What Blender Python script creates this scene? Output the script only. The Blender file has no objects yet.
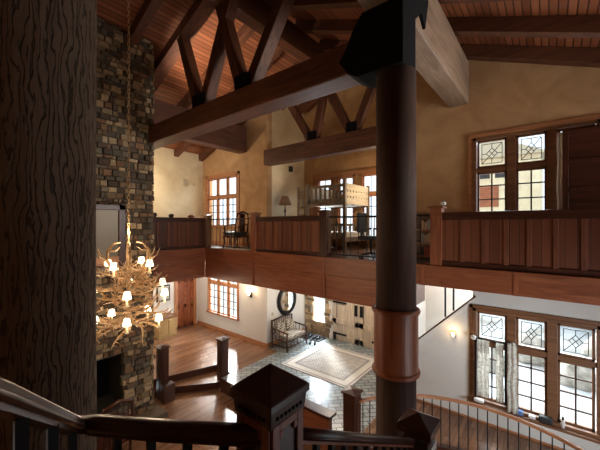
import bpy, math, random
from mathutils import Vector, Matrix, noise
R = math.radians
rnd = random.Random(7)
S = bpy.context.scene
COL = S.collection

# ------------------------------------------------------------------ camera, world, exposure
cam = bpy.data.objects.new('camera', bpy.data.cameras.new('camera'))
COL.objects.link(cam); S.camera = cam
cam.location = (0, 0, 0)
cam.rotation_euler = (R(90), 0, -math.atan2(.7789, .6272))
cam.data.sensor_width = 36; cam.data.lens = 18.6; cam.data.clip_start = .02
S.view_settings.view_transform = 'Standard'; S.view_settings.look = 'None'
S.view_settings.gamma = 1; S.view_settings.use_curve_mapping = False
S.view_settings.exposure = 0.35
W = bpy.data.worlds.new('sky'); S.world = W; W.use_nodes = True
bg = W.node_tree.nodes['Background']
bg.inputs[0].default_value = (.80, .90, 1.0, 1); bg.inputs[1].default_value = 1.7
S.cycles.max_bounces = 8; S.cycles.diffuse_bounces = 5; S.cycles.transparent_max_bounces = 12
S.cycles.use_denoising = True
try: S.cycles.caustics_reflective = False; S.cycles.caustics_refractive = False
except Exception: pass

def area(name, loc, tgt, sx, sy, power, color=(1, 1, 1), spread=180):
    d = bpy.data.lights.new(name, 'AREA'); d.shape = 'RECTANGLE'; d.size = sx; d.size_y = sy
    d.energy = power; d.color = color; d.spread = R(spread)
    o = bpy.data.objects.new(name, d); COL.objects.link(o); o.location = loc
    o.rotation_euler = (Vector(tgt) - Vector(loc)).to_track_quat('-Z', 'Y').to_euler(); return o
def lamp(name, loc, power, color=(1, .72, .42), r=.05):
    d = bpy.data.lights.new(name, 'POINT'); d.energy = power; d.color = color; d.shadow_soft_size = r
    o = bpy.data.objects.new(name, d); COL.objects.link(o); o.location = loc; return o
DAY = (.86, .93, 1.0)
# daylight arriving through the windows (outside the glass, aimed into the house), plus two added fills
area('daylight_gable_low', (10.0, .3, -1.15), (5, .6, -3.9), 3.0, 1.7, 420, DAY)
area('daylight_gable_high', (10.2, .4, 3.1), (5, 1.2, -.4), 2.6, 1.4, 260, DAY)
area('daylight_hall_low', (9.9, 10.6, -1.1), (6.2, 9.4, -4.4), 2.4, 1.6, 330, DAY)
area('daylight_hall_high', (10.0, 10.6, 3.1), (6.3, 9.8, 0), 2.4, 1.4, 240, DAY)
area('daylight_entry', (11.5, 7.8, -1.1), (8.6, 5.8, -4.4), 1.3, 1.6, 1100, DAY)
area('daylight_bedroom', (11.9, 5.4, 3.2), (8, 5.4, -.6), 4.4, 1.6, 380, DAY)
area('fill_great_room_low', (3.7, -3.4, -3.1), (7.9, 1.8, -3.0), 2.4, 1.8, 52, DAY, 80)  # added fill for the lower gable wall, from an invented opening
area('fill_stair', (8.55, 2.1, -1.2), (8.6, 2.1, -4), .5, .8, 4, DAY)  # added fill inside the stair opening; there is no window above it
area('daylight_great_room', (6.4, -3.4, .6), (5.2, 1.8, 2.8), 2.4, 2.4, 80, (1, .96, .9), 85)
def spot(name, loc, tgt, power, ang, color=(1, .74, .48)):
    d = bpy.data.lights.new(name, 'SPOT'); d.energy = power; d.color = color; d.spot_size = R(ang); d.spot_blend = .8; d.shadow_soft_size = .08
    o = bpy.data.objects.new(name, d); COL.objects.link(o); o.location = loc
    o.rotation_euler = (Vector(tgt) - Vector(loc)).to_track_quat('-Z', 'Y').to_euler(); return o
sd = bpy.data.lights.new('sun', 'SUN'); sd.energy = 9; sd.angle = R(10); sd.color = (1, .97, .92)
so = bpy.data.objects.new('sun', sd); COL.objects.link(so); so.rotation_euler = Vector((-1.5, -1.55, -1.25)).to_track_quat('-Z', 'Y').to_euler()

# ------------------------------------------------------------------ materials
M = {}
def mat(name, col=(.5, .5, .5), rough=.6, metal=0, emit=None, es=0):
    m = bpy.data.materials.new(name); m.use_nodes = True
    b = m.node_tree.nodes['Principled BSDF']
    b.inputs['Base Color'].default_value = (*col, 1); b.inputs['Roughness'].default_value = rough
    b.inputs['Metallic'].default_value = metal
    if emit: b.inputs['Emission Color'].default_value = (*emit, 1); b.inputs['Emission Strength'].default_value = es
    M[name] = m; return m
def N(m, t, **kw):
    n = m.node_tree.nodes.new(t)
    for k, v in kw.items(): setattr(n, k, v)
    return n
def L(m, a, b): m.node_tree.links.new(a, b)
def coords(m, scale=(1, 1, 1), rot=(0, 0, 0)):
    tc = N(m, 'ShaderNodeTexCoord'); mp = N(m, 'ShaderNodeMapping')
    mp.inputs['Scale'].default_value = scale; mp.inputs['Rotation'].default_value = rot
    L(m, tc.outputs['Object'], mp.inputs['Vector']); return mp.outputs[0]
def noi(m, vec, scale=5, detail=4, dist=0, rough=.55):
    n = N(m, 'ShaderNodeTexNoise'); n.inputs['Scale'].default_value = scale; n.inputs['Detail'].default_value = detail
    n.inputs['Distortion'].default_value = dist; n.inputs['Roughness'].default_value = rough
    L(m, vec, n.inputs['Vector']); return n.outputs['Fac']
def ramp(m, fac, stops):
    r = N(m, 'ShaderNodeValToRGB'); e = r.color_ramp.elements
    while len(e) < len(stops): e.new(.5)
    for i, (p, c) in enumerate(stops): e[i].position = p; e[i].color = (*c, 1)
    L(m, fac, r.inputs[0]); return r.outputs[0]
def bump(m, h, s=.3, d=.02):
    b = N(m, 'ShaderNodeBump'); b.inputs['Strength'].default_value = s; b.inputs['Distance'].default_value = d
    L(m, h, b.inputs['Height']); L(m, b.outputs[0], m.node_tree.nodes['Principled BSDF'].inputs['Normal'])
def base(m, c): L(m, c, m.node_tree.nodes['Principled BSDF'].inputs['Base Color'])
def mth(m, op, a, b=None):
    n = N(m, 'ShaderNodeMath', operation=op)
    for i, v in enumerate((a, b)):
        if v is None: continue
        if isinstance(v, (int, float)): n.inputs[i].default_value = v
        else: L(m, v, n.inputs[i])
    return n.outputs[0]
def mixc(m, fac, a, b, blend='MIX'):
    n = N(m, 'ShaderNodeMix', data_type='RGBA', blend_type=blend)
    for i, v in ((0, fac), (6, a), (7, b)):
        if isinstance(v, (int, float)): n.inputs[i].default_value = v
        elif isinstance(v, tuple): n.inputs[i].default_value = (*v, 1)
        else: L(m, v, n.inputs[i])
    return n.outputs[2]
def wood(name, c1, c2, axis='X', rough=.45, sc=9, bs=.15):
    m = mat(name, c1, rough); s = [1, 1, 1]; s['XYZ'.index(axis)] = .09
    v = coords(m, tuple(s)); f = noi(m, v, sc, 6, 1.5)
    base(m, ramp(m, f, [(.3, c1), (.7, c2)])); bump(m, f, bs, .01); return m
def planks(name, c1, c2, across='Y', w=.11, rough=.4, seam=.07, length=None, bs=.3):
    m = mat(name, c1, rough); tc = N(m, 'ShaderNodeTexCoord'); sp = N(m, 'ShaderNodeSeparateXYZ')
    L(m, tc.outputs['Object'], sp.inputs[0])
    a = sp.outputs['XYZ'.index(across)]; run = sp.outputs[{'Y': 0, 'X': 1, 'Z': 0}[across]]
    v = mth(m, 'DIVIDE', a, w); fl = mth(m, 'FLOOR', v); fr = mth(m, 'FRACT', v)
    wn = N(m, 'ShaderNodeTexWhiteNoise', noise_dimensions='2D'); cb = N(m, 'ShaderNodeCombineXYZ'); L(m, fl, cb.inputs[0])
    if length:
        off = mth(m, 'MULTIPLY', fl, .37 * length); q = mth(m, 'DIVIDE', mth(m, 'ADD', run, off), length)
        L(m, mth(m, 'FLOOR', q), cb.inputs[1]); fq = mth(m, 'LESS_THAN', mth(m, 'FRACT', q), .006)
    L(m, cb.outputs[0], wn.inputs['Vector'])
    s = [1, 1, 1]; s[{'Y': 0, 'X': 1, 'Z': 0}[across]] = .1
    mp = N(m, 'ShaderNodeMapping'); mp.inputs['Scale'].default_value = s; L(m, tc.outputs['Object'], mp.inputs[0])
    g = noi(m, mp.outputs[0], 14, 5, 1)
    f = mth(m, 'ADD', mth(m, 'MULTIPLY', g, .45), mth(m, 'MULTIPLY', wn.outputs['Value'], .55))
    c = ramp(m, f, [(.2, c1), (.8, c2)]); se = mth(m, 'LESS_THAN', fr, seam)
    if length: se = mth(m, 'MAXIMUM', se, fq)
    base(m, mixc(m, se, c, tuple(x * .25 for x in c1))); bump(m, mth(m, 'SUBTRACT', 1, se), bs, .006); return m
def plaster(name, c1, c2, sc=1.3, rough=.85):
    m = mat(name, c1, rough); v = coords(m); f = noi(m, v, sc, 6, .6, .6)
    base(m, ramp(m, f, [(.3, c1), (.7, c2)])); bump(m, noi(m, v, 25, 3), .08, .01); return m

for ax in 'XYZ':
    wood('beam_' + ax, (.05, .017, .008), (.15, .05, .021), ax, .55)
    wood('dark_' + ax, (.032, .010, .006), (.08, .023, .011), ax, .32)
    wood('red_' + ax, (.18, .048, .02), (.36, .115, .046), ax, .38)
    wood('col_' + ax, (.035, .015, .009), (.085, .036, .02), ax, .75)
    wood('purlin_' + ax, (.11, .065, .04), (.25, .165, .11), ax, .55)
    wood('batten_' + ax, (.10, .030, .014), (.22, .068, .030), ax, .42)
    wood('trim_' + ax, (.30, .12, .05), (.50, .22, .10), ax, .4)
    wood('darktrim_' + ax, (.13, .055, .025), (.24, .11, .05), ax, .4)
planks('deck', (.15, .045, .019), (.29, .10, .042), 'Y', .115, .45, .16)
planks('oak_floor', (.16, .074, .038), (.30, .155, .085), 'Y', .09, .2, .03, 1.3, .15)
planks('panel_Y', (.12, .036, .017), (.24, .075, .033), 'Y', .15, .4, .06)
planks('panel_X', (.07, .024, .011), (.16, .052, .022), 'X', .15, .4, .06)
plaster('tan_plaster', (.37, .20, .088), (.57, .35, .17))
plaster('cream_plaster', (.62, .50, .32), (.78, .68, .47))
plaster('white_plaster', (.62, .60, .56), (.72, .70, .66), .6)
mat('iron', (.012, .012, .013), .5, .6); mat('black_steel', (.004, .004, .0045), .9).node_tree.nodes['Principled BSDF'].inputs['Specular IOR Level'].default_value = .15
mat('brass', (.6, .4, .15), .3, 1); mat('charcoal', (.02, .02, .022), .6)
mat('white_paint', (.75, .73, .68), .5)
m = mat('antler', (.6, .4, .2), .45); v = coords(m); base(m, ramp(m, noi(m, v, 14, 3), [(.35, (.34, .19, .085)), (.65, (.60, .41, .23))]))
mat('shade_lit', (.9, .8, .6), .8, emit=(1, .80, .55), es=3.5)
mat('candle', (.8, .72, .55), .6)
mat('lampshade', (.30, .17, .09), .9)
# glass: thin, lets daylight through
m = mat('glass'); nt = m.node_tree; nt.nodes.remove(nt.nodes['Principled BSDF'])
tr = N(m, 'ShaderNodeBsdfTransparent'); gl = N(m, 'ShaderNodeBsdfGlossy'); gl.inputs['Roughness'].default_value = .02
mx = N(m, 'ShaderNodeMixShader'); mx.inputs[0].default_value = .06; tr.inputs[0].default_value = (.93, .96, .97, 1)
L(m, tr.outputs[0], mx.inputs[1]); L(m, gl.outputs[0], mx.inputs[2]); L(m, mx.outputs[0], nt.nodes['Material Output'].inputs[0])
mat('clear_mirror', (.85, .85, .83), .06, 1)
m = mat('mirror', (.10, .08, .06), .35, .9)
# stones: colour stored per stone
m = mat('fieldstone', (.2, .18, .15), .85); at = N(m, 'ShaderNodeVertexColor', layer_name='stone'); v = coords(m)
f = noi(m, v, 22, 5); base(m, mixc(m, .6, at.outputs[0], ramp(m, f, [(.3, (.35, .33, .3)), (.7, (1, .97, .92))]), 'MULTIPLY')); bump(m, f, .6, .02)
# slate paving
m = mat('slate', (.3, .33, .34), .28); v = coords(m, (1, 1, 1), (0, 0, R(45)))
b = N(m, 'ShaderNodeTexBrick'); L(m, v, b.inputs['Vector']); b.inputs['Scale'].default_value = 1
b.inputs['Brick Width'].default_value = .30; b.inputs['Row Height'].default_value = .15; b.inputs['Mortar Size'].default_value = .013
b.inputs['Color1'].default_value = (.17, .21, .23, 1); b.inputs['Color2'].default_value = (.36, .40, .40, 1); b.inputs['Mortar'].default_value = (.04, .04, .04, 1)
base(m, b.outputs[0]); bump(m, b.outputs['Fac'], -.4, .01)
# tree trunk, checked grain
m = mat('trunk', (.14, .09, .06), .75); v = coords(m, (1, 1, .22)); wv = N(m, 'ShaderNodeTexWave', bands_direction='X')
wv.inputs['Scale'].default_value = 12; wv.inputs['Distortion'].default_value = 15; wv.inputs['Detail'].default_value = 3; wv.inputs['Detail Scale'].default_value = 1.6
L(m, v, wv.inputs['Vector']); f2 = noi(m, coords(m, (1, 1, .12)), 26, 5, .6)
h = mth(m, 'ADD', mth(m, 'MULTIPLY', mth(m, 'MINIMUM', wv.outputs['Fac'], .3), 2.2), mth(m, 'MULTIPLY', f2, .5))
base(m, ramp(m, h, [(.15, (.045, .028, .018)), (.5, (.10, .062, .038)), (.95, (.19, .125, .08))])); bump(m, h, .9, .018)
# rug
m = mat('rug', (.4, .4, .4), .9); tc = N(m, 'ShaderNodeTexCoord'); sp = N(m, 'ShaderNodeSeparateXYZ'); L(m, tc.outputs['Object'], sp.inputs[0])
ex = mth(m, 'SUBTRACT', 1.15, mth(m, 'ABSOLUTE', sp.outputs[0])); ey = mth(m, 'SUBTRACT', 1.22, mth(m, 'ABSOLUTE', sp.outputs[1]))
e = mth(m, 'MINIMUM', ex, ey); ch = N(m, 'ShaderNodeTexBrick'); L(m, coords(m, (1, 1, 1), (0, 0, R(45))), ch.inputs['Vector'])
ch.inputs['Scale'].default_value = 1; ch.inputs['Brick Width'].default_value = .16; ch.inputs['Row Height'].default_value = .05; ch.inputs['Mortar Size'].default_value = .008
ch.inputs['Color1'].default_value = (.42, .40, .37, 1); ch.inputs['Color2'].default_value = (.60, .58, .53, 1); ch.inputs['Mortar'].default_value = (.15, .14, .14, 1)
bands = ramp(m, e, [(0, (.25, .23, .21)), (.05, (.62, .60, .55)), (.10, (.22, .20, .2)), (.14, (.62, .6, .55)), (.30, (.55, .53, .49)), (.34, (.2, .19, .19))])
base(m, mixc(m, mth(m, 'GREATER_THAN', e, .37), bands, ch.outputs[0]))
m = mat('woven', (.4, .3, .2), .9); b = N(m, 'ShaderNodeTexChecker'); L(m, coords(m, (1, 1, 1), (.4, .3, .7)), b.inputs[0]); b.inputs['Scale'].default_value = 16
b.inputs['Color1'].default_value = (.50, .45, .36, 1); b.inputs['Color2'].default_value = (.10, .08, .07, 1); base(m, b.outputs[0])
m = mat('cloth_print', (.7, .66, .52), .9); base(m, ramp(m, noi(m, coords(m), 18, 3, 1), [(.42, (.88, .86, .80)), (.64, (.58, .54, .46))]))
for nm in ('cloth_print',):
    m = M[nm]; nt = m.node_tree; pb = nt.nodes['Principled BSDF']; tl = N(m, 'ShaderNodeBsdfTranslucent'); mx = N(m, 'ShaderNodeMixShader'); mx.inputs[0].default_value = .45
    L(m, pb.inputs['Base Color'].links[0].from_socket, tl.inputs[0]); L(m, pb.outputs[0], mx.inputs[1]); L(m, tl.outputs[0], mx.inputs[2]); L(m, mx.outputs[0], nt.nodes['Material Output'].inputs[0])
mat('linen', (.75, .72, .66), .9); mat('blue_cloth', (.12, .2, .4), .8); mat('weathered', (.5, .42, .3), .7)
wood('door_weathered', (.36, .28, .20), (.60, .50, .38), 'Z', .6); wood('bleached_Y', (.50, .42, .30), (.68, .60, .46), 'X', .6)
wood('bunk_Z', (.12, .075, .04), (.26, .17, .10), 'Z', .5); wood('chest_wood', (.28, .17, .06), (.42, .28, .12), 'Z', .5)
m = mat('snow', (.75, .78, .8), .9); base(m, ramp(m, noi(m, coords(m), .9, 6), [(.40, (.40, .43, .45)), (.62, (.20, .20, .18))]))
m = mat('picture', (.4, .4, .4), .6); base(m, ramp(m, noi(m, coords(m), 6, 4, 1), [(.35, (.25, .28, .25)), (.6, (.7, .68, .6))]))

# ------------------------------------------------------------------ mesh helpers
class MB:
    def __init__(s): s.v = []; s.f = []; s.c = []
    def add(s, vs, fs, col=None):
        o = len(s.v); s.v += [Vector(p) for p in vs]; s.f += [tuple(i + o for i in f) for f in fs]
        s.c += [col] * len(fs); return s
    def box(s, x0, x1, y0, y1, z0, z1, col=None):
        s.add([(x, y, z) for z in (z0, z1) for y in (y0, y1) for x in (x0, x1)],
              [(0, 2, 3, 1), (4, 5, 7, 6), (0, 1, 5, 4), (2, 6, 7, 3), (0, 4, 6, 2), (1, 3, 7, 5)], col); return s
    def bar(s, p, q, w, h, up=(0, 0, 1)):
        p = Vector(p); q = Vector(q); d = (q - p).normalized(); u = Vector(up)
        if abs(d.dot(u)) > .98: u = Vector((1, 0, 0))
        a = d.cross(u).normalized() * w / 2; b = a.cross(d).normalized() * h / 2
        vs = [c + i * a + j * b for c in (p, q) for j in (-1, 1) for i in (-1, 1)]
        s.add(vs, [(0, 2, 3, 1), (4, 5, 7, 6), (0, 1, 5, 4), (2, 6, 7, 3), (0, 4, 6, 2), (1, 3, 7, 5)]); return s
    def tube(s, pts, r, n=8, caps=True):
        pts = [Vector(p) for p in pts]; k = len(pts)
        rr = r if isinstance(r, (list, tuple)) else [r] * k
        t = (pts[1] - pts[0]).normalized(); a = t.orthogonal().normalized(); vs = []
        for i, p in enumerate(pts):
            t = ((pts[min(i + 1, k - 1)] - pts[max(i - 1, 0)])).normalized()
            a = (a - a.dot(t) * t).normalized(); b = t.cross(a)
            vs += [p + rr[i] * (math.cos(2 * math.pi * j / n) * a + math.sin(2 * math.pi * j / n) * b) for j in range(n)]
        fs = [(i * n + j, i * n + (j + 1) % n, (i + 1) * n + (j + 1) % n, (i + 1) * n + j) for i in range(k - 1) for j in range(n)]
        if caps: fs += [tuple(range(n - 1, -1, -1)), tuple((k - 1) * n + j for j in range(n))]
        s.add(vs, fs); return s
    def lathe(s, c, prof, n=24):
        c = Vector(c); k = len(prof)
        vs = [c + Vector((r * math.cos(2 * math.pi * j / n), r * math.sin(2 * math.pi * j / n), z)) for r, z in prof for j in range(n)]
        fs = [(i * n + j, i * n + (j + 1) % n, (i + 1) * n + (j + 1) % n, (i + 1) * n + j) for i in range(k - 1) for j in range(n)]
        fs += [tuple(range(n - 1, -1, -1)), tuple((k - 1) * n + j for j in range(n))]
        s.add(vs, fs); return s
    def prism(s, poly, axis, a, b):
        def P(u, v, w): return {'X': (w, u, v), 'Y': (u, w, v), 'Z': (u, v, w)}[axis]
        n = len(poly); vs = [P(u, v, a) for u, v in poly] + [P(u, v, b) for u, v in poly]
        s.add(vs, [tuple(range(n - 1, -1, -1)), tuple(range(n, 2 * n))] + [(i, (i + 1) % n, n + (i + 1) % n, n + i) for i in range(n)]); return s
    def sweep(s, pts, prof):                     # prof: (side, up) offsets, path mostly horizontal
        pts = [Vector(p) for p in pts]; k = len(pts); n = len(prof); vs = []
        for i, p in enumerate(pts):
            t = pts[min(i + 1, k - 1)] - pts[max(i - 1, 0)]; t.z = 0; t.normalize(); a = Vector((t.y, -t.x, 0))
            vs += [p + a * x + Vector((0, 0, z)) for x, z in prof]
        s.add(vs, [(i * n + j, i * n + (j + 1) % n, (i + 1) * n + (j + 1) % n, (i + 1) * n + j) for i in range(k - 1) for j in range(n)]
              + [tuple(range(n - 1, -1, -1)), tuple((k - 1) * n + j for j in range(n))]); return s
    def build(s, name, m, parent=None, smooth=False, bev=0, loc=None):
        me = bpy.data.meshes.new(name); off = Vector((0, 0, 0)); o = bpy.data.objects.new(name, me)
        if parent is not None:
            q = parent
            while q is not None: off += q.location; q = q.parent
            o.parent = parent
        elif loc is not None: off = Vector(loc); o.location = off
        me.from_pydata([p - off for p in s.v], [], s.f); me.materials.append(M[m] if isinstance(m, str) else m)
        if any(c is not None for c in s.c):
            ca = me.color_attributes.new('stone', 'FLOAT_COLOR', 'CORNER'); i = 0
            for p, c in zip(me.polygons, s.c):
                for _ in p.loop_indices: ca.data[i].color = (*(c or (.1, .1, .1)), 1); i += 1
        import bmesh
        bm = bmesh.new(); bm.from_mesh(me); bmesh.ops.recalc_face_normals(bm, faces=bm.faces); bm.to_mesh(me); bm.free()
        if smooth:
            for p in me.polygons: p.use_smooth = True
        if bev:
            b = o.modifiers.new('edge', 'BEVEL'); b.width = bev; b.segments = 2; b.limit_method = 'ANGLE'
        COL.objects.link(o); return o
def tag(o, label=None, cat=None, group=None, kind=None):
    for k, v in (('label', label), ('category', cat), ('group', group), ('kind', kind)):
        if v: o[k] = v
    return o
def thing(name, label, cat, loc, group=None):
    o = bpy.data.objects.new(name, None); o.empty_display_size = .1; COL.objects.link(o); o.location = loc
    return tag(o, label, cat, group)
def struct(mb, name, m, bev=0, smooth=False): return tag(mb.build(name, m, None, smooth, bev), kind='structure')
def sroot(name, loc=(0, 0, 0)):
    o = bpy.data.objects.new(name, None); COL.objects.link(o); o.location = loc; o['kind'] = 'structure'; return o
def clone(root, loc, label=None, rz=None, sc=None):
    r = root.copy(); COL.objects.link(r); r.location = loc
    if rz is not None: r.rotation_euler.z = rz
    if sc: r.scale = sc
    if label: r['label'] = label
    def rec(a, b):
        for ch in list(a.children):
            if ch is b or ch.type == 'LIGHT' and False: continue
            c = ch.copy(); COL.objects.link(c); c.parent = b; rec(ch, c)
    rec(root, r); return r

# ------------------------------------------------------------------ main measures (eye level is z = 0)
FU, FL, FP = -.81, -4.4, -4.78          # upper floor, entry floor, sunken great-room floor
XB, XG, XN = 6.48, 7.93, 10.1           # balcony front, gable wall, back of the entry recess
RY = 5.42
def zb(y): return 5.35 - .4 * abs(y - RY)     # underside of rafters
def zd(y): return zb(y) + .28                 # deck

# ------------------------------------------------------------------ structure
def wallX(mb, x0, x1, y0, y1, z0, ztop, holes=()):      # wall in the plane x = const
    ys = sorted({y0, y1, *[h[0] for h in holes], *[h[1] for h in holes], *([RY] if y0 < RY < y1 else [])})
    for a, b in zip(ys, ys[1:]):
        hs = sorted([h for h in holes if h[0] <= a + 1e-6 and h[1] >= b - 1e-6], key=lambda h: h[2]); z = z0
        for h in hs:
            if h[2] > z: mb.box(x0, x1, a, b, z, h[2])
            z = h[3]
        za, zb_ = (ztop(a), ztop(b)) if callable(ztop) else (ztop, ztop)
        mb.prism([(a, z), (b, z), (b, zb_), (a, za)], 'X', x0, x1)
    return mb
def wallY(mb, y0, y1, x0, x1, z0, z1, holes=()):
    xs = sorted({x0, x1, *[h[0] for h in holes], *[h[1] for h in holes]})
    for a, b in zip(xs, xs[1:]):
        hs = sorted([h for h in holes if h[0] <= a + 1e-6 and h[1] >= b - 1e-6], key=lambda h: h[2]); z = z0
        for h in hs:
            if h[2] > z: mb.box(a, b, y0, y1, z, h[2])
            z = h[3]
        mb.box(a, b, y0, y1, z, z1)
    return mb
BACK = -3.2; LEFTX = -1.4
# roof deck (two slopes)
mb = MB()
mb.prism([(BACK, zd(BACK)), (RY, zd(RY)), (RY, zd(RY) + .2), (BACK, zd(BACK) + .2)], 'X', LEFTX - .2, XN + .3)
mb.prism([(RY, zd(RY)), (12.5, zd(12.5)), (12.5, zd(12.5) + .2), (RY, zd(RY) + .2)], 'X', LEFTX - .2, XN + .3)
struct(mb, 'ceiling', 'deck')
# windows list: gable high / low, hall high / low, bedroom, sidelight
GU = [(-.75, 1.35, -.1, 1.95)]; GLW = [(-.75, 1.35, -3.92, -1.86)]
struct(wallX(MB(), XG, XG + .25, BACK, 2.93, FU - .3, zd, GU), 'wall_gable_upper', 'tan_plaster')
struct(wallX(MB(), XG, XG + .25, BACK, 1.36, FL - .1, FU - .3, GLW), 'wall_gable_lower', 'white_plaster')
# the lower gable wall is cut back along a slope where the stair comes down behind it
struct(MB().prism([(1.36, FL - .1), (2.93, FL - .1), (2.93, -3.3), (1.36, -1.70)], 'X', XG, XG + .25), 'wall_gable_stair', 'white_plaster')
struct(wallX(MB(), XG + 1.0, XG + 1.2, 1.45, 2.76, FL - .1, FU - .3), 'wall_stair_back', 'white_plaster')
struct(wallX(MB(), XG, XG + .25, 7.91, 11.85, FU - .3, zd, [(9.5, 11.5, -.1, 2.0)]), 'wall_hall_upper', 'tan_plaster')
struct(wallX(MB(), XG, XG + .25, 7.91, 12.25, FL - .1, FU - .3, [(9.45, 11.45, -3.72, -1.8)]), 'wall_hall_lower', 'white_plaster')
def wy(name, y0, y1, x0, x1, z0, z1, m, holes=()): struct(wallY(MB(), y0, y1, x0, x1, z0, z1, holes), name, m)
wy('wall_recess_upper', 7.91, 8.15, XG + .25, XN, FU - .3, zd(7.91), 'cream_plaster')
wy('wall_recess_lower', 7.91, 8.15, XG + .25, XN, FL - .1, FU - .3, 'white_plaster')
wy('wall_recess_near_upper', 2.69, 2.93, XG + .25, XN, FU - .3, zd(2.93), 'cream_plaster')
wy('wall_recess_near_lower', 2.69, 2.93, XG + .25, XN, FL - .1, FU - .3, 'white_plaster')
BW = [(3.6, 4.35, FU + .25, 1.85), (4.55, 5.3, FU + .25, 1.85), (5.55, 6.3, FU + .25, 1.85), (6.5, 7.25, FU + .25, 1.85)]
struct(wallX(MB(), XN, XN + .25, 2.69, 8.15, FU - .3, zd, BW), 'wall_entry_upper', 'tan_plaster')
wy('wall_far_upper', 11.85, 12.1, 1.0, XG + .25, FU - .3, zd(11.85), 'cream_plaster')
wy('wall_far_lower', 12.25, 12.5, 1.0, XG + .25, FL - .5, FU - .3, 'white_plaster', [(6.93, 7.72, FL, -2.25)])
wy('wall_chimney', 9.55, 9.75, LEFTX, 3.79, FP - .1, zd(9.55), 'tan_plaster')
struct(wallX(MB(), LEFTX - .2, LEFTX, BACK, 9.75, FP - .1, zd), 'wall_left', 'tan_plaster')
wy('wall_back', BACK - .2, BACK, LEFTX - .2, XG + .25, FP - .1, zd(BACK) + .0, 'tan_plaster', [(5.1, 7.6, -.7, 1.75), (2.4, 5.0, -4.2, -2.1)])  # lower opening added only to let the low fill in
# entry wall of stone with openings for sidelights and the door
EH = [(6.85, 7.55, FL + .42, -2.0), (3.29, 3.99, FL + .42, -2.0), (4.27, 6.57, FL, -2.0)]
mb = wallX(MB(), XN + .05, XN + .3, 2.69, 8.15, FL - .1, FU - .3, EH)
struct(mb, 'wall_entry_lower', 'white_plaster')
# floors
struct(MB().box(LEFTX, 5.53, BACK, 8.0, FP - .12, FP).box(3.7, 6.1, 8.0, 8.9, FP - .12, FP), 'floor_great_room', 'oak_floor')
mb = MB()
mb.prism([(4.2, 8.83), (6.05, 8.17), (6.05, 12.3), (1.0, 12.3), (1.0, 9.75), (3.7, 9.75), (3.7, 8.83)], 'Z', FL - .12, FL)
mb.box(5.53, XG, BACK, 3.1, FL - .12, FL); mb.box(XG, XG + 1.0, 1.45, 2.7, FL - .12, FL)
mb.box(6.05, XG, 7.35, 12.3, FL - .12, FL)
struct(mb, 'floor_entry', 'oak_floor')
struct(MB().prism([(5.53, 3.1), (6.05, 3.1), (6.05, 8.17), (5.86, 7.36), (5.53, 7.36)], 'Z', FP - .1, FL).box(6.05, XG, 3.1, 7.35, FL - .12, FL).box(XG, XN + .06, 2.93, 7.91, FL - .12, FL), 'floor_slate', 'slate')
struct(MB().box(5.50, 5.529, 3.1, 3.6, FP, FL).box(5.50, 5.529, 5.15, 7.36, FP, FL), 'trim_slate_edge', 'dark_Y')
# the two steps into the great room
mb = MB(); mb.prism([(4.2, 8.83), (6.05, 8.17), (5.85, 7.33), (4.38, 8.50)], 'Z', FP - .1, -4.59)
struct(mb, 'trim_step', 'oak_floor')
mb = MB(); mb.bar((4.2, 8.80, -4.49), (6.05, 8.14, -4.49), .03, .19); mb.bar((4.36, 8.49, -4.68), (5.84, 7.31, -4.68), .03, .19)
struct(mb, 'trim_riser', 'dark_X')
# upper floor slabs
mb = MB(); mb.box(XB + .05, XG, BACK, 11.85, FU - .3, FU); mb.box(3.7, XB + .05, 9.6, 11.85, FU - .3, FU); mb.box(XG, XN + .06, 2.93, 7.91, FU - .3, FU)
struct(mb, 'floor_upper', 'oak_floor')
# outside
struct(MB().box(8.5, 60, -40, 50, FL - .5, FL - .25), 'ground', 'snow')
bd = thing('neighbour_house', 'cream house with dark panes and brick base seen through the upper gable window', 'house', (27, 3.2, FL - .25))
MB().box(24, 30, .4, 6.4, FL - .25, 4.4).build('wall', 'cream_plaster', bd); MB().box(23.96, 24, 2.6, 4.1, 1.2, 2.6).build('brick_panel', 'red_Y', bd)
MB().prism([(0, 4.4), (6.8, 4.4), (3.4, 6.0)], 'X', 23.6, 30.4).build('roof', 'weathered', bd)
for y in (2.2, 3.1): MB().box(23.94, 23.98, y, y + .6, 3.1, 3.8).build('pane', 'charcoal', bd)
def rock(x, y, z, r_, lab, nm='boulder', mm='fieldrock', sz=1.0):
    n, k = 18, 11; vs = []
    for i in range(k):
        p_ = math.pi * i / (k - 1)
        for j in range(n):
            a = 2 * math.pi * j / n; v_ = Vector((math.sin(p_) * math.cos(a), math.sin(p_) * math.sin(a), math.cos(p_)))
            q = r_ * (1 + .28 * noise.noise(v_ * 1.7 + Vector((x, y, 0)))); vs.append((x + v_.x * q, y + v_.y * q, z + v_.z * q * sz))
    fs = [(i * n + j, i * n + (j + 1) % n, (i + 1) * n + (j + 1) % n, (i + 1) * n + j) for i in range(k - 1) for j in range(n)]
    return tag(MB().add(vs, fs).build(nm, mm, None, True, loc=(x, y, z - r_ * sz)), lab, nm)
mm_ = mat('fieldrock', (.3, .28, .25), .9); base(mm_, ramp(mm_, noi(mm_, coords(mm_), 3, 5), [(.35, (.16, .15, .13)), (.65, (.42, .40, .36))]))
rock(12.2, -.6, FL - .1, .5, 'grey boulder on the ground outside the lower gable window, closest to the glass')
rock(13.4, .5, FL + .0, .6, 'larger grey boulder outside beyond the second lower gable pane')
rock(11.8, 1.5, FL - .1, .45, 'grey boulder outside behind the curtained gable pane')
rock(14.5, -1.6, FL + .1, .7, 'big grey boulder outside beyond the third lower gable pane')

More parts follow.
